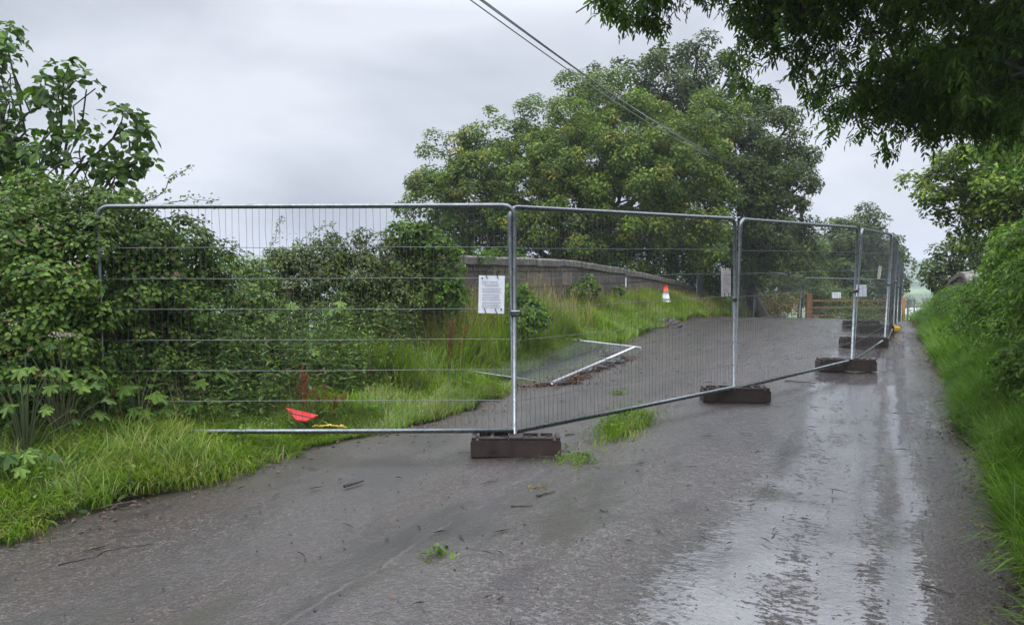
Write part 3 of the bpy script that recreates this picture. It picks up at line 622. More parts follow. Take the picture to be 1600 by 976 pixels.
# ash boughs overhanging from upper right
def ash_tree():
    rng = np.random.default_rng(44); bx, by = XY(6.5, 3.6); base = (bx, by, ground(bx, by))
    root = empty('ash_tree', base); tag(root, 'dark ash tree with boughs hanging in from the upper right corner', 'tree')
    tb = MB(); fork = np.array((bx - .2, by + .2, 3.6)); limb(tb, base, fork, .26, .2, rng, 8, 0)
    br = []    # (start px, end px, D range)
    targets = [(900, 20, 6.6), (960, 35, 6.8), (1010, 30, 7.0), (1080, -40, 6.5), (1180, 40, 7), (1215, 110, 7.2), (1260, 150, 7.5), (1300, 90, 7.0), (1330, 170, 7.6), (1390, 190, 7.6), (1430, 205, 7.4),
               (1470, 180, 7.4), (1400, 60, 6.6), (1480, 60, 6.4), (1530, 130, 7), (1560, 60, 6), (1590, 190, 7.2), (1600, 110, 6.4), (1620, 30, 5.6), (1500, -30, 5.8), (1350, -20, 6.2), (1250, 20, 6.6), (1650, 200, 7), (1540, 200, 7.4), (1240, -60, 6), (1130, -50, 6.4), (1220, 50, 7.2), (1290, 40, 7.4), (1340, 100, 7.3), (1380, 130, 7.5), (1440, 110, 7), (1500, 100, 7.2), (1320, 20, 6.8), (1430, 20, 6.2), (1560, 160, 7.6), (1580, 120, 5.5), (1195, 0, 6.8), (1300, -120, 6), (1400, -160, 5.6), (1500, -140, 5.2), (1620, -120, 5), (1700, 0, 5), (1450, -60, 6.8), (1560, -60, 6.4), (1380, -40, 7.2), (1700, 120, 6), (1600, -250, 4.6), (1450, -280, 4.8), (1300, -250, 5.2)]
    P_, D_ = [], []
    hub = [tuple(W(1500, -120, 6.4)), tuple(W(1620, 40, 6.4)), tuple(W(1200, -130, 6.6)), tuple(W(1560, 120, 7))]
    for h in hub: limb(tb, fork, h, .12, .05, rng, 8, .08)
    for (px, py, D) in targets:
        e = np.array(W(px, py, D)); h = min(hub, key=lambda q: np.linalg.norm(np.array(q) - e)); Q = limb(tb, h, e, .03, .006, rng, 8, .05)
        L_ = np.linalg.norm(Q[-1] - Q[0]); nsub = int(np.clip(L_ * 32, 24, 75))
        if px > 1200: nsub = int(nsub * 1.7)
        for k in range(nsub):
            u = rng.uniform(.25, 1.0); q = Q[int(u * 7)] if u < 1 else Q[-1]; q = q * 1.0
            rad = .36 if px > 1150 else .20
            e2 = q + rdir(rng, 1)[0] * [rad, rad, rad * .7]; 
            if rng.random() < .5: tb.tube([q, (q + e2) / 2 + [0, 0, .02], e2], [.005, .004, .002], 3, False)
            P_.append(e2)
    P_ = np.array(P_)
    # pinnate leaves: 9 leaflets on a drooping stalk
    lm = MB(); n0 = len(P_); rep = 4; Pb = np.repeat(P_, rep, 0) + rng.normal(size=(n0 * rep, 3)) * .03; n = len(Pb)
    a = rng.uniform(0, 2 * np.pi, n); dh = np.stack([np.cos(a), np.sin(a), np.zeros(n)], 1); Ln = rng.uniform(.11, .20, n); cv = rng.uniform(.5, 1.3, n)
    PP, NN, DD, LL = [], [], [], []
    for k in range(5):
        u = (k + .8) / 5; ang = cv * (.4 + u); d = dh * np.cos(ang)[:, None] - np.array([0, 0, 1.]) * np.sin(ang)[:, None]
        pos = Pb + (dh * np.cos(cv * (.4 + u / 2))[:, None] - np.array([0, 0, 1.]) * np.sin(cv * (.4 + u / 2))[:, None]) * (Ln * u)[:, None]
        up = unit(np.array([0, 0, 1.]) - d * d[:, 2:3]); side = np.cross(d, up)
        if k < 4:
            for sg in (-1, 1):
                PP.append(pos); NN.append(unit(up + rng.normal(size=(n, 3)) * .3)); DD.append(unit(side * sg * .8 + d * .6 + rng.normal(size=(n, 3)) * .2 - [0, 0, .35])); LL.append(rng.uniform(.045, .075, n))
        else: PP.append(pos); NN.append(unit(up + rng.normal(size=(n, 3)) * .3)); DD.append(d); LL.append(rng.uniform(.05, .08, n))
    LL = np.concatenate(LL); leaves(lm, np.concatenate(PP), np.concatenate(NN), np.concatenate(DD), LL, LL * .36, 1)
    tb.build('trunk', M['bark'], root, smooth=True); lm.build('crown', M['ash'], root)
ash_tree()
# sun-side foliage at the right edge, under the ash
bl = [B(1560, 215, 40, 10.5), B(1600, 190, 45, 10), B(1640, 240, 60, 10), B(1540, 240, 25, 11)]
tree('field_maple', 'lighter green bough at the right picture edge under the dark ash', 'tree', (9.6, 10.6, .7), bl, 'hedge', 24, .5, 60, .075, .7, .2, .12, tuple(W(1680, 260, 10.3)), limbs=60, detail=1, droop=.5, ragged=.3)

# left: hazel-like tree
bl = [B(25, 215, 85, 8.2), B(95, 190, 55, 8.0), B(60, 265, 95, 8.2), B(130, 250, 62, 7.8), B(185, 235, 36, 7.8), B(190, 190, 30, 7.8), B(215, 255, 22, 7.8), B(175, 280, 55, 7.9),
      B(100, 115, 28, 8.0), B(75, 150, 34, 8), B(135, 140, 22, 8), B(20, 110, 26, 8.1), B(15, 160, 42, 8.2), B(8, 60, 10, 8.2), B(-60, 200, 90, 8.3), B(-20, 300, 120, 8.4)]
tree('hazel_tree', 'broad leaved hazel rising above the left hedge against the sky', 'tree', W(20, 640, 8.8), bl, 'hazel', 31, .30, 24, .10, .78, .17, .07, tuple(W(40, 420, 8.4)), limbs=160, detail=1, ragged=.2, shell=(.3, 1.0), droop=.3)
# left hedge, ivy-clad
bl = []
for px, py, r, D in ((-30, 400, 110, 6.9), (50, 370, 75, 7.0), (40, 460, 95, 6.6), (120, 400, 80, 7.0), (110, 480, 80, 6.8), (190, 385, 75, 7.5), (180, 455, 80, 7.4), (255, 400, 70, 7.7), (250, 460, 85, 7.7), (310, 420, 52, 7.9), (305, 480, 65, 7.9),
                     (330, 455, 38, 8.0), (60, 540, 100, 6.6), (150, 550, 90, 7.2), (230, 540, 80, 7.7), (300, 545, 75, 8), (180, 330, 40, 7.4), (110, 335, 55, 7.3), (40, 320, 65, 7.4), (-60, 520, 120, 6.6), (345, 540, 55, 8.3), (385, 470, 40, 9.2), (390, 520, 45, 9.0), (375, 570, 50, 8.8), (440, 560, 50, 9.6), (400, 430, 26, 9.6), (-20, 600, 110, 6.4)):
    bl.append(B(px, py, r, D))
hd = tree('ivy_hedge', 'tall ivy clad hedge behind the left end of the first fence panel', 'hedge', W(160, 650, 7.9), bl, 'ivy', 32, 1.5, 95, .046, .8, .15, .05, tuple(W(160, 520, 7.9)), limbs=50, detail=1, back=.35, ragged=.15)
# the lane stays hedged on both sides behind the viewpoint
def grown(root, side_t, seed, hmax):
    rr = np.random.default_rng(seed); bl2 = []
    for s in np.arange(-16, 1.5, 1.3):
        for k in range(3):
            x, y = XY(s, side_t + rr.uniform(-.4, .4)); bl2.append(((x, y, .6 + k * hmax / 3.2), (1.1, 1.1, hmax / 4.5)))
    mb = MB(); crown(mb, bl2, rr, .8, 50, .13, .6, .42, back=1); mb.build('leaves', M['oak_dark'], root)
grown(hd, -8.0, 71, 4.2)
grown(HEDGE_R, 3.2, 72, 4.2)
# arching bramble shoots above the hedge
rng = np.random.default_rng(61); tb = MB(); lb = MB()
for (a, c, d) in (((225, 330), (300, 262), 7.6), ((240, 335), (335, 312), 7.6), ((250, 345), (325, 350), 7.7), ((320, 380), (390, 395), 8), ((420, 400), (440, 340), 10.8), ((470, 380), (520, 350), 10.8), ((200, 330), (240, 300), 7.5), ((300, 350), (330, 372), 7.8)):
    A_, C_ = np.array(W(*a, d)), np.array(W(*c, d)); Q = limb(tb, A_, C_, .006, .002, rng, 10, .12)
    P_ = np.repeat(Q[2:], 7, 0) + rng.normal(size=((len(Q) - 2) * 7, 3)) * .025; n = len(P_)
    leaves(lb, P_, unit(rng.normal(size=(n, 3)) * .5 + [0, -.3, 1]), rdir(rng, n), rng.uniform(.025, .05, n), rng.uniform(.02, .032, n), 1)
tb.build('shoots', M['stem'], hd); lb.build('shoot_leaves', M['bramble'], hd)
# blossoms scattered on hedge
def blossoms(root, spots, n, spread, size, seed, mat='flower'):
    rr = np.random.default_rng(seed); b = MB()
    for (px, py, D) in spots:
        c = np.array(W(px, py, D)); P_ = c + rr.normal(size=(n, 3)) * [spread, spread * .4, spread]; 
        leaves(b, P_, unit(rr.normal(size=(n, 3)) + [0, -1, .6]), rdir(rr, n), np.full(n, size), np.full(n, size * .9), 1)
    b.build('blossom', M[mat], root)
blossoms(hd, [(110, 292, 6.9), (130, 300, 6.9), (20, 505, 5.8), (70, 350, 6.5)], 16, .045, .015, 7)
# bramble bush in the middle
bl = []
for px, py, r, D in ((425, 420, 34, 10.8), (465, 405, 38, 10.9), (510, 405, 42, 11), (555, 400, 38, 11), (600, 400, 42, 11.3), (640, 400, 45, 11.4), (680, 415, 42, 11.3), (650, 385, 32, 11.5), (480, 440, 50, 10.8), (560, 440, 55, 10.9), (640, 445, 55, 11.2), (690, 455, 35, 11.3), (420, 470, 50, 10.6), (520, 480, 55, 10.8), (600, 480, 55, 10.9)):
    bl.append(B(px, py, r, D))
bb = tree('bramble_bush', 'grey green bramble bush in front of the near end of the long parapet', 'bush', W(560, 540, 11.3), bl, 'bramble', 34, 1.5, 80, .044, .62, .13, .03, tuple(W(560, 470, 11.1)), limbs=40, detail=1, back=.35, ragged=.22)
blossoms(bb, [(540, 375, 10.6), (590, 380, 10.6), (470, 375, 10.5), (640, 370, 10.8), (500, 400, 10.4), (680, 395, 10.8)], 16, .1, .018, 8)
bl = [B(655, 372, 28, 11.1), B(690, 395, 26, 11.0), B(705, 430, 24, 10.9), B(700, 465, 26, 10.9), B(625, 360, 16, 11.2)]
tree('ivy_bush', 'brighter green ivy mound against the near end of the long parapet', 'bush', W(690, 520, 11.3), bl, 'hedge', 35, 1.1, 50, .06, .8, .12, .02, tuple(W(690, 470, 11.2)), limbs=12, detail=1, back=.4)
bl = [B(820, 460, 22, 12.6), B(835, 490, 26, 12.4), B(815, 500, 24, 12.2)]
tree('elder_bush', 'small leafy elder against the parapet just right of the first post joint', 'bush', W(825, 530, 12.6), bl, 'hedge', 36, 1.0, 45, .08, .6, .14, .02, tuple(W(825, 490, 12.6)), limbs=12, detail=1)
bl = [B(752, 399, 12, 13.4), B(772, 397, 9, 13.8), B(812, 400, 6, 14.6)]
tree('wall_sprig', 'bright sprig growing on top of the long parapet behind the white notice', 'plant', W(755, 412, 13.5), bl, 'lush', 37, 1.0, 30, .06, .35, .08, .006, tuple(W(755, 404, 13.5)), limbs=6, detail=1)
bl = [B(905, 445, 12, 17), B(925, 440, 10, 18), B(900, 458, 14, 16.8), B(968, 455, 9, 19.5), B(925, 455, 12, 17.8)]
tree('ivy_patch', 'small ivy patches climbing the front face of the long parapet', 'plant', W(905, 470, 17), bl, 'ivy', 38, 1.2, 30, .07, .8, .1, .01, tuple(W(905, 455, 17)), limbs=6, detail=1)

# ------------------------------------------------------------------ undergrowth (uncountable)
def herbs(mb, sb, pts, hts, rng, leafL=.09, wd=.42, every=.07):
    PP, NN, DD, LL = [], [], [], []
    for (x, y), h in zip(pts, hts):
        z = ground(x, y); a = rng.uniform(0, 6.28); k = rng.uniform(0, .25) * h
        n = max(3, int(h / every)); u = np.linspace(.12, 1, n)
        Q = np.stack([x + math.cos(a) * k * u ** 2, y + math.sin(a) * k * u ** 2, z + h * u], 1)
        sb.tube([(x, y, z), Q[n // 2], Q[-1]], [.004, .0035, .002], 3, False)
        ang = rng.uniform(0, 3.14) + np.arange(n) * 1.57
        for sg in (0, math.pi):
            d = np.stack([np.cos(ang + sg), np.sin(ang + sg), rng.uniform(-.5, .25, n)], 1); PP.append(Q); DD.append(d)
            NN.append(unit(np.array([0, 0, 1.]) + rng.normal(size=(n, 3)) * .25)); LL.append(leafL * (1.15 - .65 * u) * rng.uniform(.75, 1.25, n))
    LL = np.concatenate(LL); leaves(mb, np.concatenate(PP), np.concatenate(NN), np.concatenate(DD), LL, LL * wd, 1)
rng = np.random.default_rng(71)
ub, ust = MB(), MB()
def zone(n, s0, s1, t0, t1):
    s = rng.uniform(s0, s1, n); t = rng.uniform(t0, t1, n); return list(zip(DS * s + DC * t, DC * s - DS * t))
pts = zone(1250, 5.2, 12.6, -8.2, -5.35); herbs(ub, ust, pts, rng.uniform(.35, 1.1, len(pts)), rng, .10, .42)
pts = zone(200, 5.0, 9.5, -6.3, -5.5); herbs(ub, ust, pts, rng.uniform(.25, .6, len(pts)), rng, .09, .5)
pts = zone(220, 2.0, 6.5, -7.6, -5.9); herbs(ub, ust, pts, rng.uniform(.4, .9, len(pts)), rng, .12, .45)
pts = zone(260, 1.5, 9, -6.2, -4.75); herbs(ub, ust, pts, rng.uniform(.10, .34, len(pts)), rng, .075, .5)
pts = zone(130, 13, 27, -6.3, -5.8); herbs(ub, ust, pts, rng.uniform(.2, .42, len(pts)), rng, .10, .42, .09)
pts = zone(420, 4, 20, 1.0, 1.6); herbs(ub, ust, pts, rng.uniform(.3, .6, len(pts)), rng, .08, .5, .09)
tag(ub.build('undergrowth', M['herb']), 'nettles and leafy weeds filling the ground behind the first fence panel', 'weeds', kind='stuff')
tag(ust.build('undergrowth_stems', M['stem']), 'thin stalks of the nettles and weeds behind the fence', 'weeds', kind='stuff')

# broad-leaved plants one can tell apart
def lobed(mb, P, n_, d, size, rng, lobes=5):
    n_ = unit(np.array(n_)[None])[0]; d = np.array(d, float); d = d - n_ * d.dot(n_); d /= np.linalg.norm(d); s = np.cross(n_, d); V = [np.array(P)]
    m = lobes * 6 + 1
    for k in range(m):
        a = -2.4 + 4.8 * k / (m - 1); r = size * (.28 + .46 * abs(math.cos(a * lobes / 4.8 * math.pi * .98)) ** 1.5 + .28 * math.cos(a * .5)) * rng.uniform(.9, 1.08)
        V.append(np.array(P) + d * (r * math.cos(a) + size * .25) + s * r * math.sin(a) * .8 + n_ * (-.25 * r * r / size + rng.uniform(-.01, .01)))
    mb.add(V, [[0, k, k + 1] for k in range(1, m)])
def big_plant(name, label, px, py, D, h, nl, size, seed, mat='lush', head=None, spread=.35):
    rr = np.random.default_rng(seed); p = W(px, py, D); x, y, z = p.x, p.y, ground(p.x, p.y)
    root = empty(name, (x, y, z)); tag(root, label, 'plant'); sb, lb = MB(), MB()
    for k in range(nl):
        a = k * 2.4 + rr.uniform(0, .5); hh = h * rr.uniform(.35, 1); r = spread * rr.uniform(.4, 1) * (1.2 - .5 * hh / h)
        e = np.array((x + math.cos(a) * r, y + math.sin(a) * r, z + hh)); sb.tube([(x, y, z), ((x + e[0]) / 2, (y + e[1]) / 2, z + hh * .75), e], [.008, .006, .003], 5, False)
        lobed(lb, e, (math.cos(a) * .4, math.sin(a) * .4 - .35, 1), (math.cos(a), math.sin(a), -.1), size * rr.uniform(.7, 1.1), rr)
    sb.tube([(x, y, z), (x + .02, y, z + h * 1.05)], [.011, .005], 6, False)
    if head:
        for q in range(head):
            hb = MB(); c = np.array((x + rr.uniform(-.12, .12), y + rr.uniform(-.1, .1), z + h * rr.uniform(1.0, 1.15))); sb.tube([(x, y, z + h * .8), c], [.005, .003], 4, False)
            P_ = c + np.concatenate([rr.normal(size=(60, 2)) * .035, rr.normal(size=(60, 1)) * .01], 1); leaves(hb, P_, unit(rr.normal(size=(60, 3)) * .4 + [0, 0, 1]), rdir(rr, 60), np.full(60, .016), np.full(60, .014), 1); hb.build('flower_head', M['flower'], root)
    sb.build('stems', M['stem'], root); lb.build('leaves', M[mat], root)
big_plant('hogweed', 'tall hogweed with big lobed leaves left of the fence end post', 95, 660, 6.2, .95, 26, .085, 81, mat='herb', head=2)
big_plant('hogweed', 'hogweed with pale green leaves at the left picture edge', 40, 690, 5.9, .80, 22, .08, 82, mat='herb')
big_plant('burdock', 'low broad leaved bright plant just inside the fence end post', 215, 640, 6.9, .52, 18, .13, 83, spread=.3)
big_plant('burdock', 'spreading bright green plant behind the middle of the first fence panel, left half', 300, 640, 7.3, .55, 18, .11, 84, spread=.35)
big_plant('hogweed', 'upright leafy hogweed in front of the bramble bush', 452, 600, 9.0, 1.15, 14, .11, 85, mat='herb', head=2)
big_plant('thistle', 'tall narrow leafy stem standing against the bramble bush', 525, 560, 9.8, 1.3, 12, .11, 86, mat='herb', spread=.12)
big_plant('burdock', 'dull broad leaved plant low at the left picture edge', 20, 730, 5.4, .35, 12, .10, 87, mat='herb', spread=.25)
def dock(label, px, py, D, h, seed):
    rr = np.random.default_rng(seed); p = W(px, py, D); x, y, z = p.x, p.y, ground(p.x, p.y); root = empty('dock_plant', (x, y, z)); tag(root, label, 'plant')
    sb, lb, gb = MB(), MB(), MB()
    for k in range(4):
        e = np.array((x + rr.uniform(-.26, .26), y + rr.uniform(-.15, .15), z + h * rr.uniform(.6, 1))); sb.tube([(x, y, z), e], [.005, .003], 4, False)
        u = rr.uniform(.5, 1, 120)[:, None] ** .8; P_ = np.array((x, y, z)) * (1 - u) + e * u + rr.normal(size=(120, 3)) * .018
        leaves(lb, P_, rdir(rr, 120), rdir(rr, 120), np.full(120, .018), np.full(120, .014), 0)
    n = 16; P_ = np.array((x, y, z + .05)) + rr.normal(size=(n, 3)) * [.05, .05, .02]; d = rdir(rr, n); d[:, 2] = abs(d[:, 2]) + .6; leaves(gb, P_, unit(rdir(rr, n) + [0, -.4, .6]), d, rr.uniform(.18, .3, n), rr.uniform(.04, .06, n), 1)
    sb.build('stems', M['rust'], root); lb.build('seed_heads', M['rust'], root); gb.build('leaves', M['herb'], root)
dock('rusty red seeding dock plant behind the middle of the first fence panel', 485, 640, 7.6, .66, 91)
dock('second, shorter rusty dock right of the tallest dock', 520, 625, 8.0, .42, 92)
dock('rusty seeding dock at the foot of the near parapet end', 700, 560, 10.6, .95, 93)

# ------------------------------------------------------------------ mesh fence panels
PW, PH = 3.45, 2.03
def make_panel():
    rr = np.random.default_rng(9); root = empty('mesh_barrier', (0, 0, 0)); r = .021
    b = MB(); pts = [(0, 0, 0)]; rc = .09
    pts += [(0, 0, PH - rc)] + [(rc - rc * math.cos(a), 0, PH - rc + rc * math.sin(a)) for a in (.39, .78, 1.18, 1.57)]
    pts += [(x, 0, PH) for x in np.linspace(rc + .1, PW - rc - .1, 7)]
    pts += [(PW - rc + rc * math.sin(a), 0, PH - rc + rc * math.cos(a)) for a in (0, .39, .78, 1.18, 1.57)] + [(PW, 0, 0)]
    b.tube(pts, r, 10); b.build('frame', M['galv'], root, smooth=True)
    b = MB(); b.tube([(r * .6, 0, .11), (PW / 2, 0, .108), (PW - r * .6, 0, .11)], .021, 10); b.build('bottom_rail', M['galv'], root, smooth=True)
    b = MB(); zs = [.11 + .262 * k for k in range(1, 7)] + [PH - .012]; nv = 62
    for k in range(1, 7): b.tube([(0, -.004, zs[k - 1])] + [(x, -.004, zs[k - 1] + rr.uniform(-.003, .003)) for x in np.linspace(.1, PW - .1, 8)] + [(PW, -.004, zs[k - 1])], .0026, 4, False)
    for i in range(1, nv):
        x = PW * i / nv; P_ = []
        for k, z in enumerate([.11] + zs):
            P_.append((x + rr.uniform(-.004, .004), .004 + rr.uniform(-.003, .003), z))
            if k < 7: P_.append((x + rr.uniform(-.008, .008), .004 + rr.uniform(-.004, .004), z + .13))
        b.tube(P_, .0017, 3, False)
    b.build('wire_mesh', M['wire'], root)
    b = MB(); c = Vector((PW + .01, -.012, 1.12)); b.box(c, (.085, .05, .045), None, .006); b.build('clamp', M['galv'], root)
    return root
proto = make_panel()
GP = 'temporary steel mesh panels'
def place(o, P0, P1, up, w=None):
    P0, P1, up = Vector(P0), Vector(P1), Vector(up); x = (P1 - P0); L_ = x.length; x.normalize(); y = up.cross(x).normalized(); z = x.cross(y)
    o.rotation_euler = Matrix((x, y, z)).transposed().to_euler(); o.location = P0; o.scale = ((L_ if w is None else w) / PW, 1, 1)
def world_px(px, py, D): return W(px, py, D)
panels = [
    # top-left px, top-right px with depths
    ((146, 323, 6.80), (797, 321, 6.80), 'first, nearest mesh fence panel, running left into the hedge'),
    ((803, 324, 6.83), (1152, 342, 9.12), 'second mesh fence panel, between the first and second rubber feet'),
    ((1162, 343, 9.05), (1343, 356, 11.6), 'third mesh fence panel, from the second to the third rubber foot'),
    ((1347, 358, 11.65), (1393, 366, 14.6), 'fourth narrow looking mesh panel angled away beyond the third rubber foot'),
    ((1394, 367, 14.7), (1402, 376, 17.8), 'fifth mesh panel seen nearly edge on beside the lane'),
    ((1399, 386, 17.9), (1406, 393, 21.0), 'sixth mesh panel seen edge on along the lane'),
    ((1405, 402, 21.1), (1411, 412, 24.3), 'seventh, farthest edge-on mesh panel, next to the orange gate post'),
]
leans = [(-.02, -.005), (.005, .01), (.035, .0), (.03, -.02), (.02, 0), (.015, 0), (.01, 0)]
def put_panel(a, c, label, lean, first=False, h=PH):
    o = proto if first else copy_tree(proto); A_, C_ = W(*a), W(*c)
    up = Vector((lean[0], lean[1], 1)).normalized(); place(o, A_ - up * h, C_ - up * h, up); tag(o, label, 'mesh barrier', GP); return o
pan = []
for k, (a, c, lb_) in enumerate(panels): pan.append(put_panel(a, c, lb_, leans[k], k == 0))
put_panel((1180, 421, 29), (1250, 433, 32), 'far mesh panel with the crumpled notice, left of the far corner', (0, 0))
put_panel((1145, 409, 26.5), (1178, 420, 29), 'far mesh panel meeting the braced post left of the crumpled notice', (0, 0))
put_panel((1256, 434, 32), (1395, 437, 32.2), 'far level mesh panel crossing the road in front of the timber gate', (0, 0))
put_panel((1091, 386, 26), (1104, 396, 29.0), 'lone mesh panel standing edge on at the end of the long parapet', (.03, 0))
# fallen panel: bottom rail towards the road, posts reaching up the bank
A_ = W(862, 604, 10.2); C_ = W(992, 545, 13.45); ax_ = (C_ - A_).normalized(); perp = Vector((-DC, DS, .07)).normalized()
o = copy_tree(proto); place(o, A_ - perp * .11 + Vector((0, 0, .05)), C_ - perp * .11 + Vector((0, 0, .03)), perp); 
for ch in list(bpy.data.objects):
    if ch.parent == o and ch.name.split('.')[0] in ('frame', 'bottom_rail'): ch.data = ch.data.copy(); ch.data.materials[0] = M['galv_skylit']  # fallen frame takes the lighter copy, sky brightness put into its colour
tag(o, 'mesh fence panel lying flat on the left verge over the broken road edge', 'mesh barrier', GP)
# braced post on far fence
b = MB(); p0, p1 = W(1178, 448, 29.2), W(1160, 425, 29.0)
b.tube([W(1181, 422, 29.0), W(1178, 450, 29.0)], .02, 6); b.tube([W(1163, 430, 28.2), W(1181, 443, 29)], .014, 6)
tag(b.build('brace_post', M['galv'], origin=tuple(W(1178, 450, 29))), 'short post with a diagonal brace behind the far left mesh panels', 'post')

# rubber feet
def make_foot():
    root = empty('ballast_block', (0, 0, 0)); b = MB(); Lx, Ly, Hz = .76, .235, .15
    # body with chamfered ends
    prof = [(-Lx / 2, 0), (-Lx / 2, Hz - .03), (-Lx / 2 + .02, Hz - .012), (Lx / 2 - .02, Hz - .012), (Lx / 2, Hz - .03), (Lx / 2, 0)]
    V = [(x, s * Ly / 2 * (1 if z < .01 else .97), z) for s in (-1, 1) for x, z in prof]
    b.add(V, [[0, 1, 2, 3, 4, 5][::-1], [6, 7, 8, 9, 10, 11]] + [[i, (i + 1) % 6, 6 + (i + 1) % 6, 6 + i] for i in range(6)])
    b.build('body', M['rubber'], root)
    b = MB()   # raised rims and lugs, leaving hollows between them
    for x in (-.355, .355): b.box((x, 0, Hz), (.035, .20, .022), None, .005)
    for sy in (-1, 1): b.box((-.19, sy * .098, Hz), (.25, .022, .02), None, .005); b.box((.19, sy * .098, Hz), (.25, .022, .02), None, .005)
    for x in (-.2, .2): b.box((x, 0, Hz), (.03, .17, .02), None, .005)
    b.box((0, 0, Hz), (.12, .21, .024), None, .006); b.build('rim', M['rubber'], root)
    for x in (-.28, .28, -.11, .11):
        b = MB(); an = np.linspace(0, 2 * np.pi, 15); b.tube([(x + .034 * math.cos(a), .034 * math.sin(a), Hz - .006) for a in an], .008, 5, False); b.build('socket', M['rubber'], root)
    return root
foot = make_foot(); first = True
rng = np.random.default_rng(8); gx, gb = MB(), MB(); gp = [(rng.uniform(13.2, 16.8), rng.uniform(33.6, 34.5)) for _ in range(110)]
herbs(gx, gb, gp, rng.uniform(.3, .8, 110), rng, .13, .45, .1)
tag(gx.build('gate_weeds', M['herb']), 'green weeds growing up in front of the far timber gate', 'weeds', kind='stuff'); tag(gb.build('gate_weed_stems', M['stem']), 'stalks of the weeds before the far timber gate', 'weeds', kind='stuff')
for px, py, D, rz, sc, lb_ in ((806, 715, 6.75, 0, 1.0, 'black rubber foot under the joint of the first and second panels, nearest the camera'),
                           (1148, 635, 9.15, -3, 1.0, 'black rubber foot under the joint of the second and third panels'),
                           (1321, 585, 11.6, -5, 1.05, 'black rubber foot under the joint of the third and fourth panels'),
                           (1349, 544, 14.5, -3, 1.05, 'black rubber foot under the far end of the fourth panel'),
                           (1366, 522, 17.2, 4, 1.0, 'dark foot lying behind the fourth panel near the yellow foot'),
                           (1345, 514, 18.3, 2, 1.0, 'farthest dark foot on the road crest behind the third panel')):
    o = foot if first else copy_tree(foot); first = False; p = W(px, py, D); o.location = (p.x, p.y, ground(p.x, p.y) + .005); o.rotation_euler = (0, 0, R(rz)); o.scale = (sc, sc, sc); tag(o, lb_, 'ballast block', 'rubber fence feet')
p = W(1391, 519, 17.4); yb = MB(); z = ground(p.x, p.y)
yb.box((p.x, p.y, z + .06), (.24, .5, .11), None, .025); yb.box((p.x, p.y, z + .125), (.12, .3, .03), None, .01)
tag(yb.build('yellow_block', M['yellow'], origin=(p.x, p.y, z)), 'yellow fence foot at the lane side beyond the fourth panel', 'ballast block')

# ------------------------------------------------------------------ notices
def notice(name, label, c, ux, w, h, mat, lines=True, title=None, ties=True, tilt=0, seed=1):
    rr = random.Random(seed); ux = Vector(ux).normalized(); uz = (Matrix.Rotation(R(tilt), 3, Vector((0, 1, 0))) @ Vector((0, 0, 1))); ux = (ux - uz * ux.dot(uz)).normalized(); n = ux.cross(uz).normalized()   # faces camera
    if n.y > 0: n = -n
    root = empty(name, c); tag(root, label, 'sign')
    def q(b, x0, z0, x1, z1, off): V = [Vector(c) + ux * x + uz * z + n * off for x, z in ((x0, z0), (x1, z0), (x1, z1), (x0, z1))]; b.add(V, [[0, 1, 2, 3]])
    b = MB(); V = []; nx_, nz_ = 8, 8
    for side in (0, .004):
        for j in range(nz_ + 1):
            for i_ in range(nx_ + 1):
                u, v = i_ / nx_ - .5, j / nz_ - .5; V.append(Vector(c) + ux * u * w + uz * v * h - n * side + n * .004 * math.sin(u * 7 + v * 3))
    k = (nx_ + 1) * (nz_ + 1); Fc = []
    for j in range(nz_):
        for i_ in range(nx_):
            a = j * (nx_ + 1) + i_; Fc += [[a, a + 1, a + nx_ + 2, a + nx_ + 1], [k + a + nx_ + 1, k + a + nx_ + 2, k + a + 1, k + a]]
    b.add(V, Fc); b.build('sheet', mat, root)
    if lines:
        b = MB(); z = h * .26
        for r_ in range(13):
            if r_ in (2, 5, 9): z -= h * .025
            x = -w * .36 + (w * .1 if r_ in (1,) else 0); end = w * rr.uniform(.28, .38)
            while x < end:
                l_ = w * rr.uniform(.03, .10); q(b, x, z, min(x + l_, end), z + h * .011, .009); x += l_ + w * .014
            z -= h * .045
        q(b, -w * .40, h * .40, -w * .35, h * .45, .009); q(b, w * .36, -h * .42, w * .41, -h * .36, .009)
        b.build('print', M['ink'], root)
    if title:
        cu = bpy.data.curves.new('title', 'FONT'); cu.body = title; cu.size = h * .058; to = bpy.data.objects.new('tmp', cu); COL.objects.link(to)
        bpy.context.view_layer.update(); me = bpy.data.meshes.new_from_object(to.evaluated_get(bpy.context.evaluated_depsgraph_get())); bpy.data.objects.remove(to)
        for v in me.vertices:
            v.co = ux * (v.co.x - w * .38) + uz * (v.co.y + h * .31) + n * .009
        me.materials.clear(); me.materials.append(M['ink']); t_o = bpy.data.objects.new('title', me); COL.objects.link(t_o); t_o.parent = root
    if ties:
        b = MB()
        for x, z in ((-w * .2, h * .47), (w * .22, h * .47), (-w * .22, -h * .46), (w * .2, -h * .46)):
            p0 = Vector(c) + ux * x + uz * z + n * .01; b.tube([p0 - uz * .015 + ux * .008, p0 + n * .006, p0 + uz * .03 - ux * .01], .004, 5)
        b.build('cable_tie', M['rubber'], root)
ux2 = W(1152, 342, 9.12) - W(803, 324, 6.83)
notice('notice', 'white printed notice tied to the first panel beside its right post', W(768, 460, 6.75), (1, 0, 0), .218, .318, M['paper'], title='PUBLIC NOTICE', tilt=1.2)
notice('notice', 'weathered blotchy notice tied to the right end of the second panel', W(1134.5, 441, 8.95), ux2, .19, .32, M['dirtypaper'], seed=2)
notice('notice', 'white sign with rounded look on the third panel beside the third post', W(1345, 454, 14.9), (1, .2, 0), .25, .22, M['paper'], lines=False, ties=False)
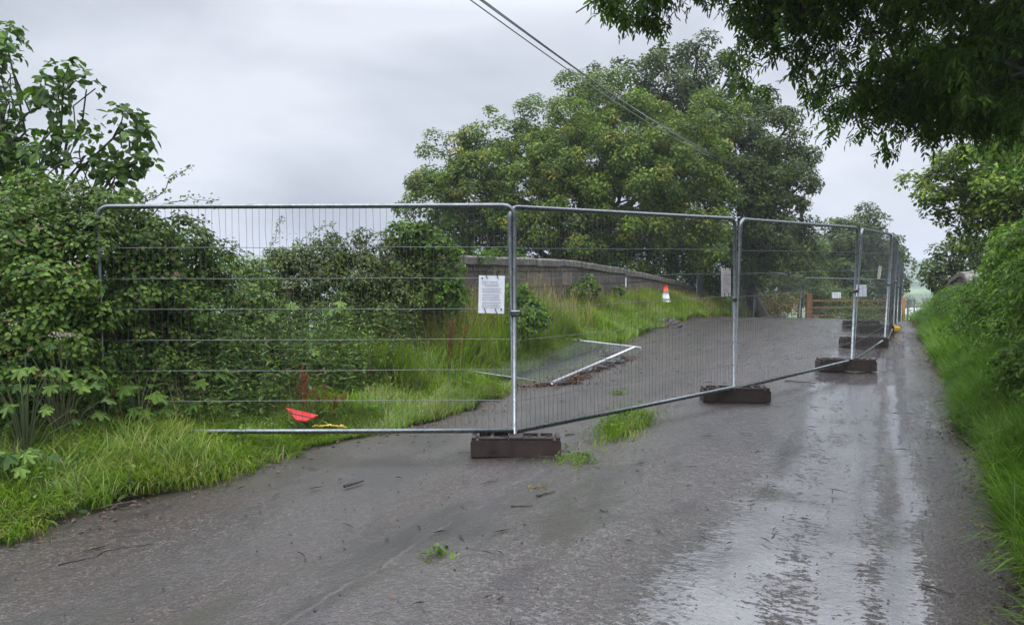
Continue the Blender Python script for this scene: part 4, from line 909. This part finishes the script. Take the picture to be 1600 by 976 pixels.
notice('notice', 'small white sign on the far level panel above the timber gate', W(1307, 461, 31.8), (1, 0, 0), .36, .24, M['paper'], lines=False, ties=False)
b = MB(); c = W(1212, 452, 30.1); rr = random.Random(4); V = [c + Vector((rr.uniform(-.08, .08), rr.uniform(-.03, .03), rr.uniform(-.12, .12))) for _ in range(14)]
b.add(V, [[0, 1, 2], [2, 3, 4], [4, 5, 6, 7], [7, 8, 9], [9, 10, 11], [11, 12, 13], [1, 5, 9], [3, 8, 12], [0, 6, 13]])
tag(b.build('crumpled_notice', M['paper'], origin=tuple(c)), 'crumpled white scrap of a notice on the far mesh panel', 'sign')

# ------------------------------------------------------------------ timber gate, posts, cone, debris
def timber_gate():
    D = 35.; xs = [(1264, 459), (1409, 464)]; a, c = W(1264, 459, D), W(1409, 464, D)
    root = empty('timber_gate', (a.x, D, ground(a.x, D))); tag(root, 'orange brown timber gate and posts closing the far side of the bridge', 'gate')
    for p_ in (a, c):
        b = MB(); b.box((p_.x, D, p_.z - .8), (.24 if p_ is a else .26, .2, 1.6), None, .02); b.build('post', M['timber_old'] if p_ is a else M['timber'], root)
    for py in (470, 481, 493):
        b = MB(); z = W(1300, py, D).z; b.box(((a.x + c.x) / 2, D - .02, z), (c.x - a.x - .25, .06, .08), None, .01); b.build('rail', M['timber_old'], root)
timber_gate()
b = MB(); p_ = W(1374, 426, 32.1); b.box(p_, (.12, .05, .52), Matrix.Rotation(R(6), 3, 'Y'), .008)
tag(b.build('wooden_batten', M['stake'], origin=p_), 'short pale wooden batten fixed upright on the top rail of the far level mesh panel', 'batten')

def cone():
    D = 22.5; p_ = W(1040, 478, D); x, y = p_.x, p_.y; z = ground(x, y) + .03
    root = empty('traffic_cone', (x, y, z)); tag(root, 'orange and white traffic cone in the grass at the parapet foot', 'traffic cone')
    b = MB(); b.box((x, y, z + .012), (.32, .32, .03), None, .008)
    def ring(z0, z1, r0, r1, mat, name):
        b = MB(); b.tube([(x, y, z + z0), (x, y, z + (z0 + z1) / 2), (x, y, z + z1)], [r0, (r0 + r1) / 2, r1], 20); b.build(name, mat, root, smooth=True)
    b.build('base', M['rubber'], root)
    ring(.025, .12, .135, .115, M['white'], 'lower_sleeve'); ring(.12, .32, .115, .072, M['white'], 'sleeve'); ring(.32, .54, .074, .03, M['orange'], 'tip')
cone()
def blob_mesh(c, r, seed, n=2):
    b = MB(); rr = np.random.default_rng(seed); nu, nv = 14, 9; V = []
    for j in range(nv):
        for i_ in range(nu):
            a = i_ * 2 * np.pi / nu; ph = j / (nv - 1) * np.pi / 2; k = 1 + .28 * (rr.random() - .5) + .2 * math.sin(a * 3 + seed); V.append((c[0] + r[0] * math.cos(a) * math.cos(ph) * k, c[1] + r[1] * math.sin(a) * math.cos(ph) * k, c[2] + r[2] * math.sin(ph) * k - .04))
    b.add(V, [[j * nu + i_, j * nu + (i_ + 1) % nu, (j + 1) * nu + (i_ + 1) % nu, (j + 1) * nu + i_] for j in range(nv - 1) for i_ in range(nu)]); return b
p_ = W(1046, 500, 18.9); z = ground(p_.x, p_.y)
b = blob_mesh((p_.x, p_.y, z), (.36, .3, .2), 5); b2 = blob_mesh((p_.x - .3, p_.y + .1, z), (.22, .2, .12), 6)
b.V += b2.V; b.poly += [[i_ + b.n for i_ in f] for f in b2.poly]
tag(b.build('soil_heap', M['soil'], origin=(p_.x, p_.y, z)), 'small heap of dark spoil at the road edge below the traffic cone', 'soil heap')

# hole at the broken road edge: leaf litter and lumps of asphalt
hx, hy = XY(11.4, -4.3)
rr = np.random.default_rng(17)
n = 2600; s = np.concatenate([rr.uniform(8.9, 12.6, n // 2), rr.uniform(12, 14, n // 8), rr.normal(10.0, .45, n - n // 2 - n // 8)]); t = left_edge(s) - np.abs(rr.normal(size=n)) * .22 + .03
x, y = DS * s + DC * t, DC * s - DS * t; zz = H(x, y) + rr.uniform(-.07, -.005, n) + .02
lb = MB(); leaves(lb, np.stack([x, y, zz], 1), unit(rr.normal(size=(n, 3)) * .5 + [0, 0, 1]), rdir(rr, n), rr.uniform(.03, .07, n), rr.uniform(.02, .045, n), 1)
n = 4200; s = rr.uniform(1.5, 26, n); t = np.where(rr.random(n) < .5, left_edge(s) + np.abs(rr.normal(size=n)) * .22 - .05, right_edge(s) - np.abs(rr.normal(size=n)) * .10)
x, y = DS * s + DC * t, DC * s - DS * t; leaves(lb, np.stack([x, y, H(x, y) + .012], 1), unit(rr.normal(size=(n, 3)) * .25 + [0, 0, 1]), rdir(rr, n), rr.uniform(.02, .05, n), rr.uniform(.01, .025, n), 1)
n = 900; s = rr.uniform(3, 20, n); t = rr.uniform(-4.4, .6, n); x, y = DS * s + DC * t, DC * s - DS * t
leaves(lb, np.stack([x, y, H(x, y) + .016], 1), unit(rr.normal(size=(n, 3)) * .15 + [0, 0, 1]), rdir(rr, n), rr.uniform(.012, .035, n), rr.uniform(.006, .016, n), 1)
n = 300; s = rr.normal(17, 1.6, n); t = rr.normal(-.1, .25, n); x, y = DS * s + DC * t, DC * s - DS * t
leaves(lb, np.stack([x, y, H(x, y) + .016], 1), unit(rr.normal(size=(n, 3)) * .15 + [0, 0, 1]), rdir(rr, n), rr.uniform(.03, .06, n), rr.uniform(.02, .03, n), 1)
tag(lb.build('leaf_litter', M['litter']), 'brown fallen leaves in the broken edge and along the road sides', 'leaves', kind='stuff')
b = MB()
for k in range(60):
    s = rr.uniform(9.3, 13.4); t = float(left_edge(np.array([s]))[0]) - rr.uniform(-.02, .28); x, y = XY(s, t); q = Matrix.Rotation(rr.uniform(0, 3), 3, 'Z') @ Matrix.Rotation(rr.uniform(-.4, .4), 3, 'X')
    b.box((x, y, ground(x, y) - .03 + rr.uniform(0, .04)), (rr.uniform(.05, .20), rr.uniform(.04, .13), rr.uniform(.03, .07)), q, .008)
tag(b.build('asphalt_rubble', M['chunk']), 'lumps of broken black asphalt along the washed out road edge', 'rubble', kind='stuff')
b = MB(); 
for k in range(260):
    s = rr.uniform(3, 19); t = rr.uniform(-4.6, .65); x, y = XY(s, t); z = ground(x, y) + .012; a = rr.uniform(0, 3.14); l_ = rr.uniform(.02, .09); w_ = .004
    dx, dy = math.cos(a) * l_, math.sin(a) * l_; b.add([(x - dx, y - dy, z), (x + dy * .06, y - dx * .06, z + w_ * 2), (x + dx, y + dy, z), (x - dy * .08, y + dx * .08, z + w_)], [[0, 1, 2], [0, 2, 3]])
nn = 1400
for k in range(nn):
    s = rr.uniform(2.2, 11); t = rr.uniform(-4.2, .66) if rr.random() < .4 else rr.uniform(.2, .7); x, y = XY(s, t); r_ = rr.uniform(.003, .009); z = ground(x, y) + .004
    b.add([(x - r_, y, z), (x, y - r_, z), (x + r_, y, z), (x, y + r_, z), (x, y, z + r_ * 1.2)], [[0, 1, 4], [1, 2, 4], [2, 3, 4], [3, 0, 4]])
tag(b.build('grit', M['chunk']), 'loose dark grit scattered over the wet road', 'grit', kind='stuff')

# sticks one can tell apart
def stick(label, pts, r, curve=.02, seed=0, cat='twig', forks=0):
    rr = np.random.default_rng(seed); P_ = []
    for px, py in pts:
        D = CAMZ * F / (py - 420.); 
        for _ in range(4): g_ = ground(W(px, py, D).x, D); D = (CAMZ - g_) * F / (py - 420.)
        w = W(px, py, D); P_.append((w.x, w.y, ground(w.x, w.y) + .004 + r))
    u = np.linspace(0, len(P_) - 1, len(P_) * 4); Q = np.stack([np.interp(u, range(len(P_)), [p[k] for p in P_]) for k in range(3)], 1) + rr.normal(size=(len(u), 3)) * [curve * .4, curve * .4, .002]
    b = MB(); b.tube(Q, np.linspace(r, r * .5, len(Q)), 5)
    for k in range(forks):
        i_ = rr.integers(2, len(Q) - 1); e = Q[i_] + np.array([rr.uniform(-.15, .15), rr.uniform(-.12, .12), .003]); b.tube([Q[i_], (Q[i_] + e) / 2 + [0, 0, .006], e], [r * .6, r * .5, r * .3], 4)
    tag(b.build('twig', M['twig'], origin=P_[0]), label, cat, 'twigs on the road')
stick('long thin wavy twig lying on the road at lower left', [(90, 893), (150, 878), (175, 866), (238, 857)], .004, .02, 1, forks=3)
stick('short thick stick on the road left of the nearest rubber foot', [(538, 767), (568, 758)], .013, .004, 2)
stick('dark stick on the road joint below the nearest foot', [(797, 797), (832, 796)], .006, .01, 3)
stick('curved dark stick just above the stick on the road joint', [(838, 781), (868, 773)], .007, .01, 4)
stick('pale root-like twig at the left grass edge', [(175, 803), (182, 795), (215, 789)], .010, .02, 5, forks=2)
stick('straight twig on the road in front of the third rubber foot', [(1226, 597), (1275, 601)], .012, .02, 6)
stick('short twig between the third panel and the lane', [(1276, 591), (1290, 596)], .010, .01, 7)
stick('curved twig leaning against the front of the nearest foot', [(812, 722), (835, 716), (875, 718)], .004, .01, 8)
stick('flattened brown stick at the lower right road edge', [(1440, 923), (1488, 941)], .008, .006, 9)
stick('small dark stick behind the nearest rubber foot', [(884, 683), (899, 681)], .008, .01, 10)
stick('thin twig left of the nearest rubber foot', [(716, 711), (735, 710)], .004, .006, 11)
stick('small bent twig in the middle of the foreground road', [(778, 950), (786, 943)], .006, .006, 12)
stick('tiny brown stick right of centre on the foreground road', [(936, 803), (950, 806)], .006, .008, 13)

# fallen red sign and yellow strip in the grass
p_ = W(470, 648, 7.35); z = ground(p_.x, p_.y); root = empty('red_sign', (p_.x, p_.y, z)); tag(root, 'red sign plate lying in the grass behind the first fence panel', 'sign')
b = MB(); q = [W(446, 636, 7.6), W(497, 648, 7.3), W(478, 657, 7.1), W(462, 655, 7.15)]
V = list(q) + [v - Vector((0, 0, .012)) for v in q]; b.add(V, [[0, 1, 2, 3], [7, 6, 5, 4]] + [[i_, 4 + i_, 4 + (i_ + 1) % 4, (i_ + 1) % 4] for i_ in range(4)]); b.build('plate', M['red'], root)
b = MB(); cc = [q[0].lerp(q[3], .55), q[1].lerp(q[2], .55)]; b.tube([cc[0] + Vector((0, 0, .004)), cc[1] + Vector((0, 0, .004))], .004, 4); b.build('fold', M['ink'], root)
b = MB(); p_ = W(520, 664, 7.0); 
for k in range(5):
    x0 = 494 + k * 10; a_ = W(x0, 664 + (k % 2), 7.02); b.box(tuple(a_), (.03 + .012 * (k % 3), .03 + .01 * (k % 2), .008), Matrix.Rotation(.5 * k, 3, 'Z') @ Matrix.Rotation(.3 * (k % 3 - 1), 3, 'X'), .002)
b.tube([W(488, 666, 7.03), W(515, 664, 7.0), W(542, 667, 7.0)], .005, 6)
tag(b.build('yellow_strip', M['yellow'], origin=tuple(p_)), 'broken yellow plastic strip in the grass right of the red sign plate', 'plastic strip')

# ------------------------------------------------------------------ overhead cables and their pole
px_, py_ = 16.2, 45.0; pz = ground(px_, py_); pole = empty('cable_pole', (px_, py_, pz)); tag(pole, 'wooden cable pole standing among the trees beyond the bridge', 'pole')
b = MB(); b.tube([(px_, py_, pz - .3), (px_, py_, 2), (px_, py_, 5.6)], [.14, .12, .10], 10); b.build('shaft', M['pole'], pole, smooth=True)
b = MB(); b.box((px_, py_ - .14, 5.3), (.9, .09, .1), None, .01); b.build('crossarm', M['pole'], pole)
for (a_, c_, off, lb_) in (((735, 0, 12), (1085, 233, 24), -.35, 'left overhead cable crossing the sky to the oak'), ((750, 0, 12.2), (1090, 228, 24.2), .0, 'middle overhead cable crossing the sky to the oak'), ((757, 2, 12.3), (1100, 236, 24), .35, 'right overhead cable crossing the sky to the oak')):
    A_, C_ = np.array(W(*a_)), np.array(W(*c_)); E = np.array((px_ + off, py_ - .18, 5.36)); S0 = A_ + (A_ - C_) * 2.0
    Q = [S0 + (A_ - S0) * u for u in np.linspace(0, 1, 6)] + [A_ + (C_ - A_) * u + [0, 0, -.12 * math.sin(u * 3.14)] for u in np.linspace(.1, 1, 12)] + [C_ + (E - C_) * u for u in (.3, .6, 1)]
    b = MB(); b.tube(Q, .011, 5); tag(b.build('overhead_cable', M['cable'], origin=tuple(S0)), lb_, 'cable', 'overhead cables')

# ------------------------------------------------------------------ valley beyond
p_ = W(1441, 500, 190); z = ground(p_.x, 190); root = empty('farm_building', (p_.x, 190, z)); tag(root, 'white farm building with a pale roof down in the valley', 'building')
b = MB(); w, d, h0, h1 = 5.6, 9., 0, 0; zr_ = W(1440, 482, 190).z; ze = W(1440, 492, 190).z
b.box((p_.x + .2, 190, (z + ze) / 2 - .3), (w, d, ze - z + .6)); b.build('wall', M['farwall'], root)
b = MB(); V = [(p_.x - 3, 185, ze), (p_.x + 3.4, 185, ze), (p_.x + 1.4, 186.5, zr_), (p_.x - 2.4, 186.5, zr_), (p_.x - 3, 195, ze), (p_.x + 3.4, 195, ze), (p_.x + 1.4, 193, zr_), (p_.x - 2.4, 193, zr_)]
b.add(V, [[0, 1, 2, 3], [1, 5, 6, 2], [5, 4, 7, 6], [4, 0, 3, 7], [3, 2, 6, 7], [4, 5, 1, 0]]); b.build('roof', M['farroof'], root)
for dx in (-1.6, 0, 1.7):
    b = MB(); b.box((p_.x + dx, 185.46, ze - .9), (.8, .06, .9)); b.build('window', M['glass'], root)
for px, py0, py1, D, lb_ in ((1419, 466, 498, 110, 'nearer thin pole left of the white farm building'), (1429, 466, 492, 150, 'thin farther pole just left of the farm roof')):
    a_, c_ = W(px, py0, D), W(px, py1, D); b = MB(); b.tube([(a_.x, D, ground(a_.x, D) - .3), tuple(a_)], .14, 6); b.box((a_.x, D - .16, a_.z - .4), (1.2, .1, .12)); tag(b.build('utility_pole', M['pole'], origin=(a_.x, D, ground(a_.x, D))), lb_, 'pole')
rr = np.random.default_rng(55)
def far_tree(label, px, py, r, D, seed, n=4):
    bl = [B(px + rr.uniform(-r, r) * .9, py + rr.uniform(-.4, .4) * r, r * rr.uniform(.5, .8), D) for _ in range(n)]; c_ = W(px, py, D)
    tree('valley_tree', label, 'tree', (c_.x, D, ground(c_.x, D)), bl, 'far', seed, .6, 45, .5 * D / 100, .7, .9 * D / 100, .25, (c_.x, D, c_.z), limbs=4)
far_tree('shrubby tree close right of the white farm building', 1468, 489, 12, 90, 61)
far_tree('round tree behind the white farm building roof', 1452, 478, 9, 230, 62)
far_tree('hedgerow trees in the valley left of the farm building', 1412, 474, 9, 240, 63)
far_tree('dark copse half way up the far hillside', 1440, 452, 14, 420, 64)
far_tree('misty trees low on the left horizon behind the bramble bush', 385, 425, 30, 260, 65, 6)
far_tree('misty hedgerow on the horizon above the bramble bush', 520, 412, 30, 330, 66, 6)
for k in range(2):
    x0 = 1425 + 14 * k
rr2 = np.random.default_rng(57); b, sb = MB(), MB(); pts = [(W(px, 506, 27).x, 27 + rr2.uniform(-2, 6)) for px in rr2.uniform(1412, 1450, 60)]
herbs(b, sb, pts, rr2.uniform(.3, .7, 60), rr2, .12, .45, .1)
tag(b.build('roadside_weeds', M['hedge']), 'low green weeds where the lane drops away beyond the crest', 'weeds', kind='stuff')
tag(sb.build('roadside_weed_stems', M['stem']), 'stalks of the low weeds beyond the road crest', 'weeds', kind='stuff')

# ------------------------------------------------------------------ haze
m, nt, L = mat_new('haze'); v = N(nt, 'ShaderNodeVolumePrincipled'); v.inputs['Color'].default_value = (.86, .92, 1, 1); v.inputs['Density'].default_value = .0008; v.inputs['Anisotropy'].default_value = .2
o = N(nt, 'ShaderNodeOutputMaterial'); L.new(v.outputs[0], o.inputs['Volume'])
b = MB(); zlo = float(Z.min()) - 1; zhi = max(float(Z.max()) + 3, 20); b.box(((ax[0] + ax[-1]) / 2, (ay[0] + ay[-1]) / 2, (zlo + zhi) / 2), (ax[-1] - ax[0] + 20, ay[-1] - ay[0] + 20, zhi - zlo))
tag(b.build('haze', m), 'thin wet mist filling the valley', 'haze', kind='stuff')
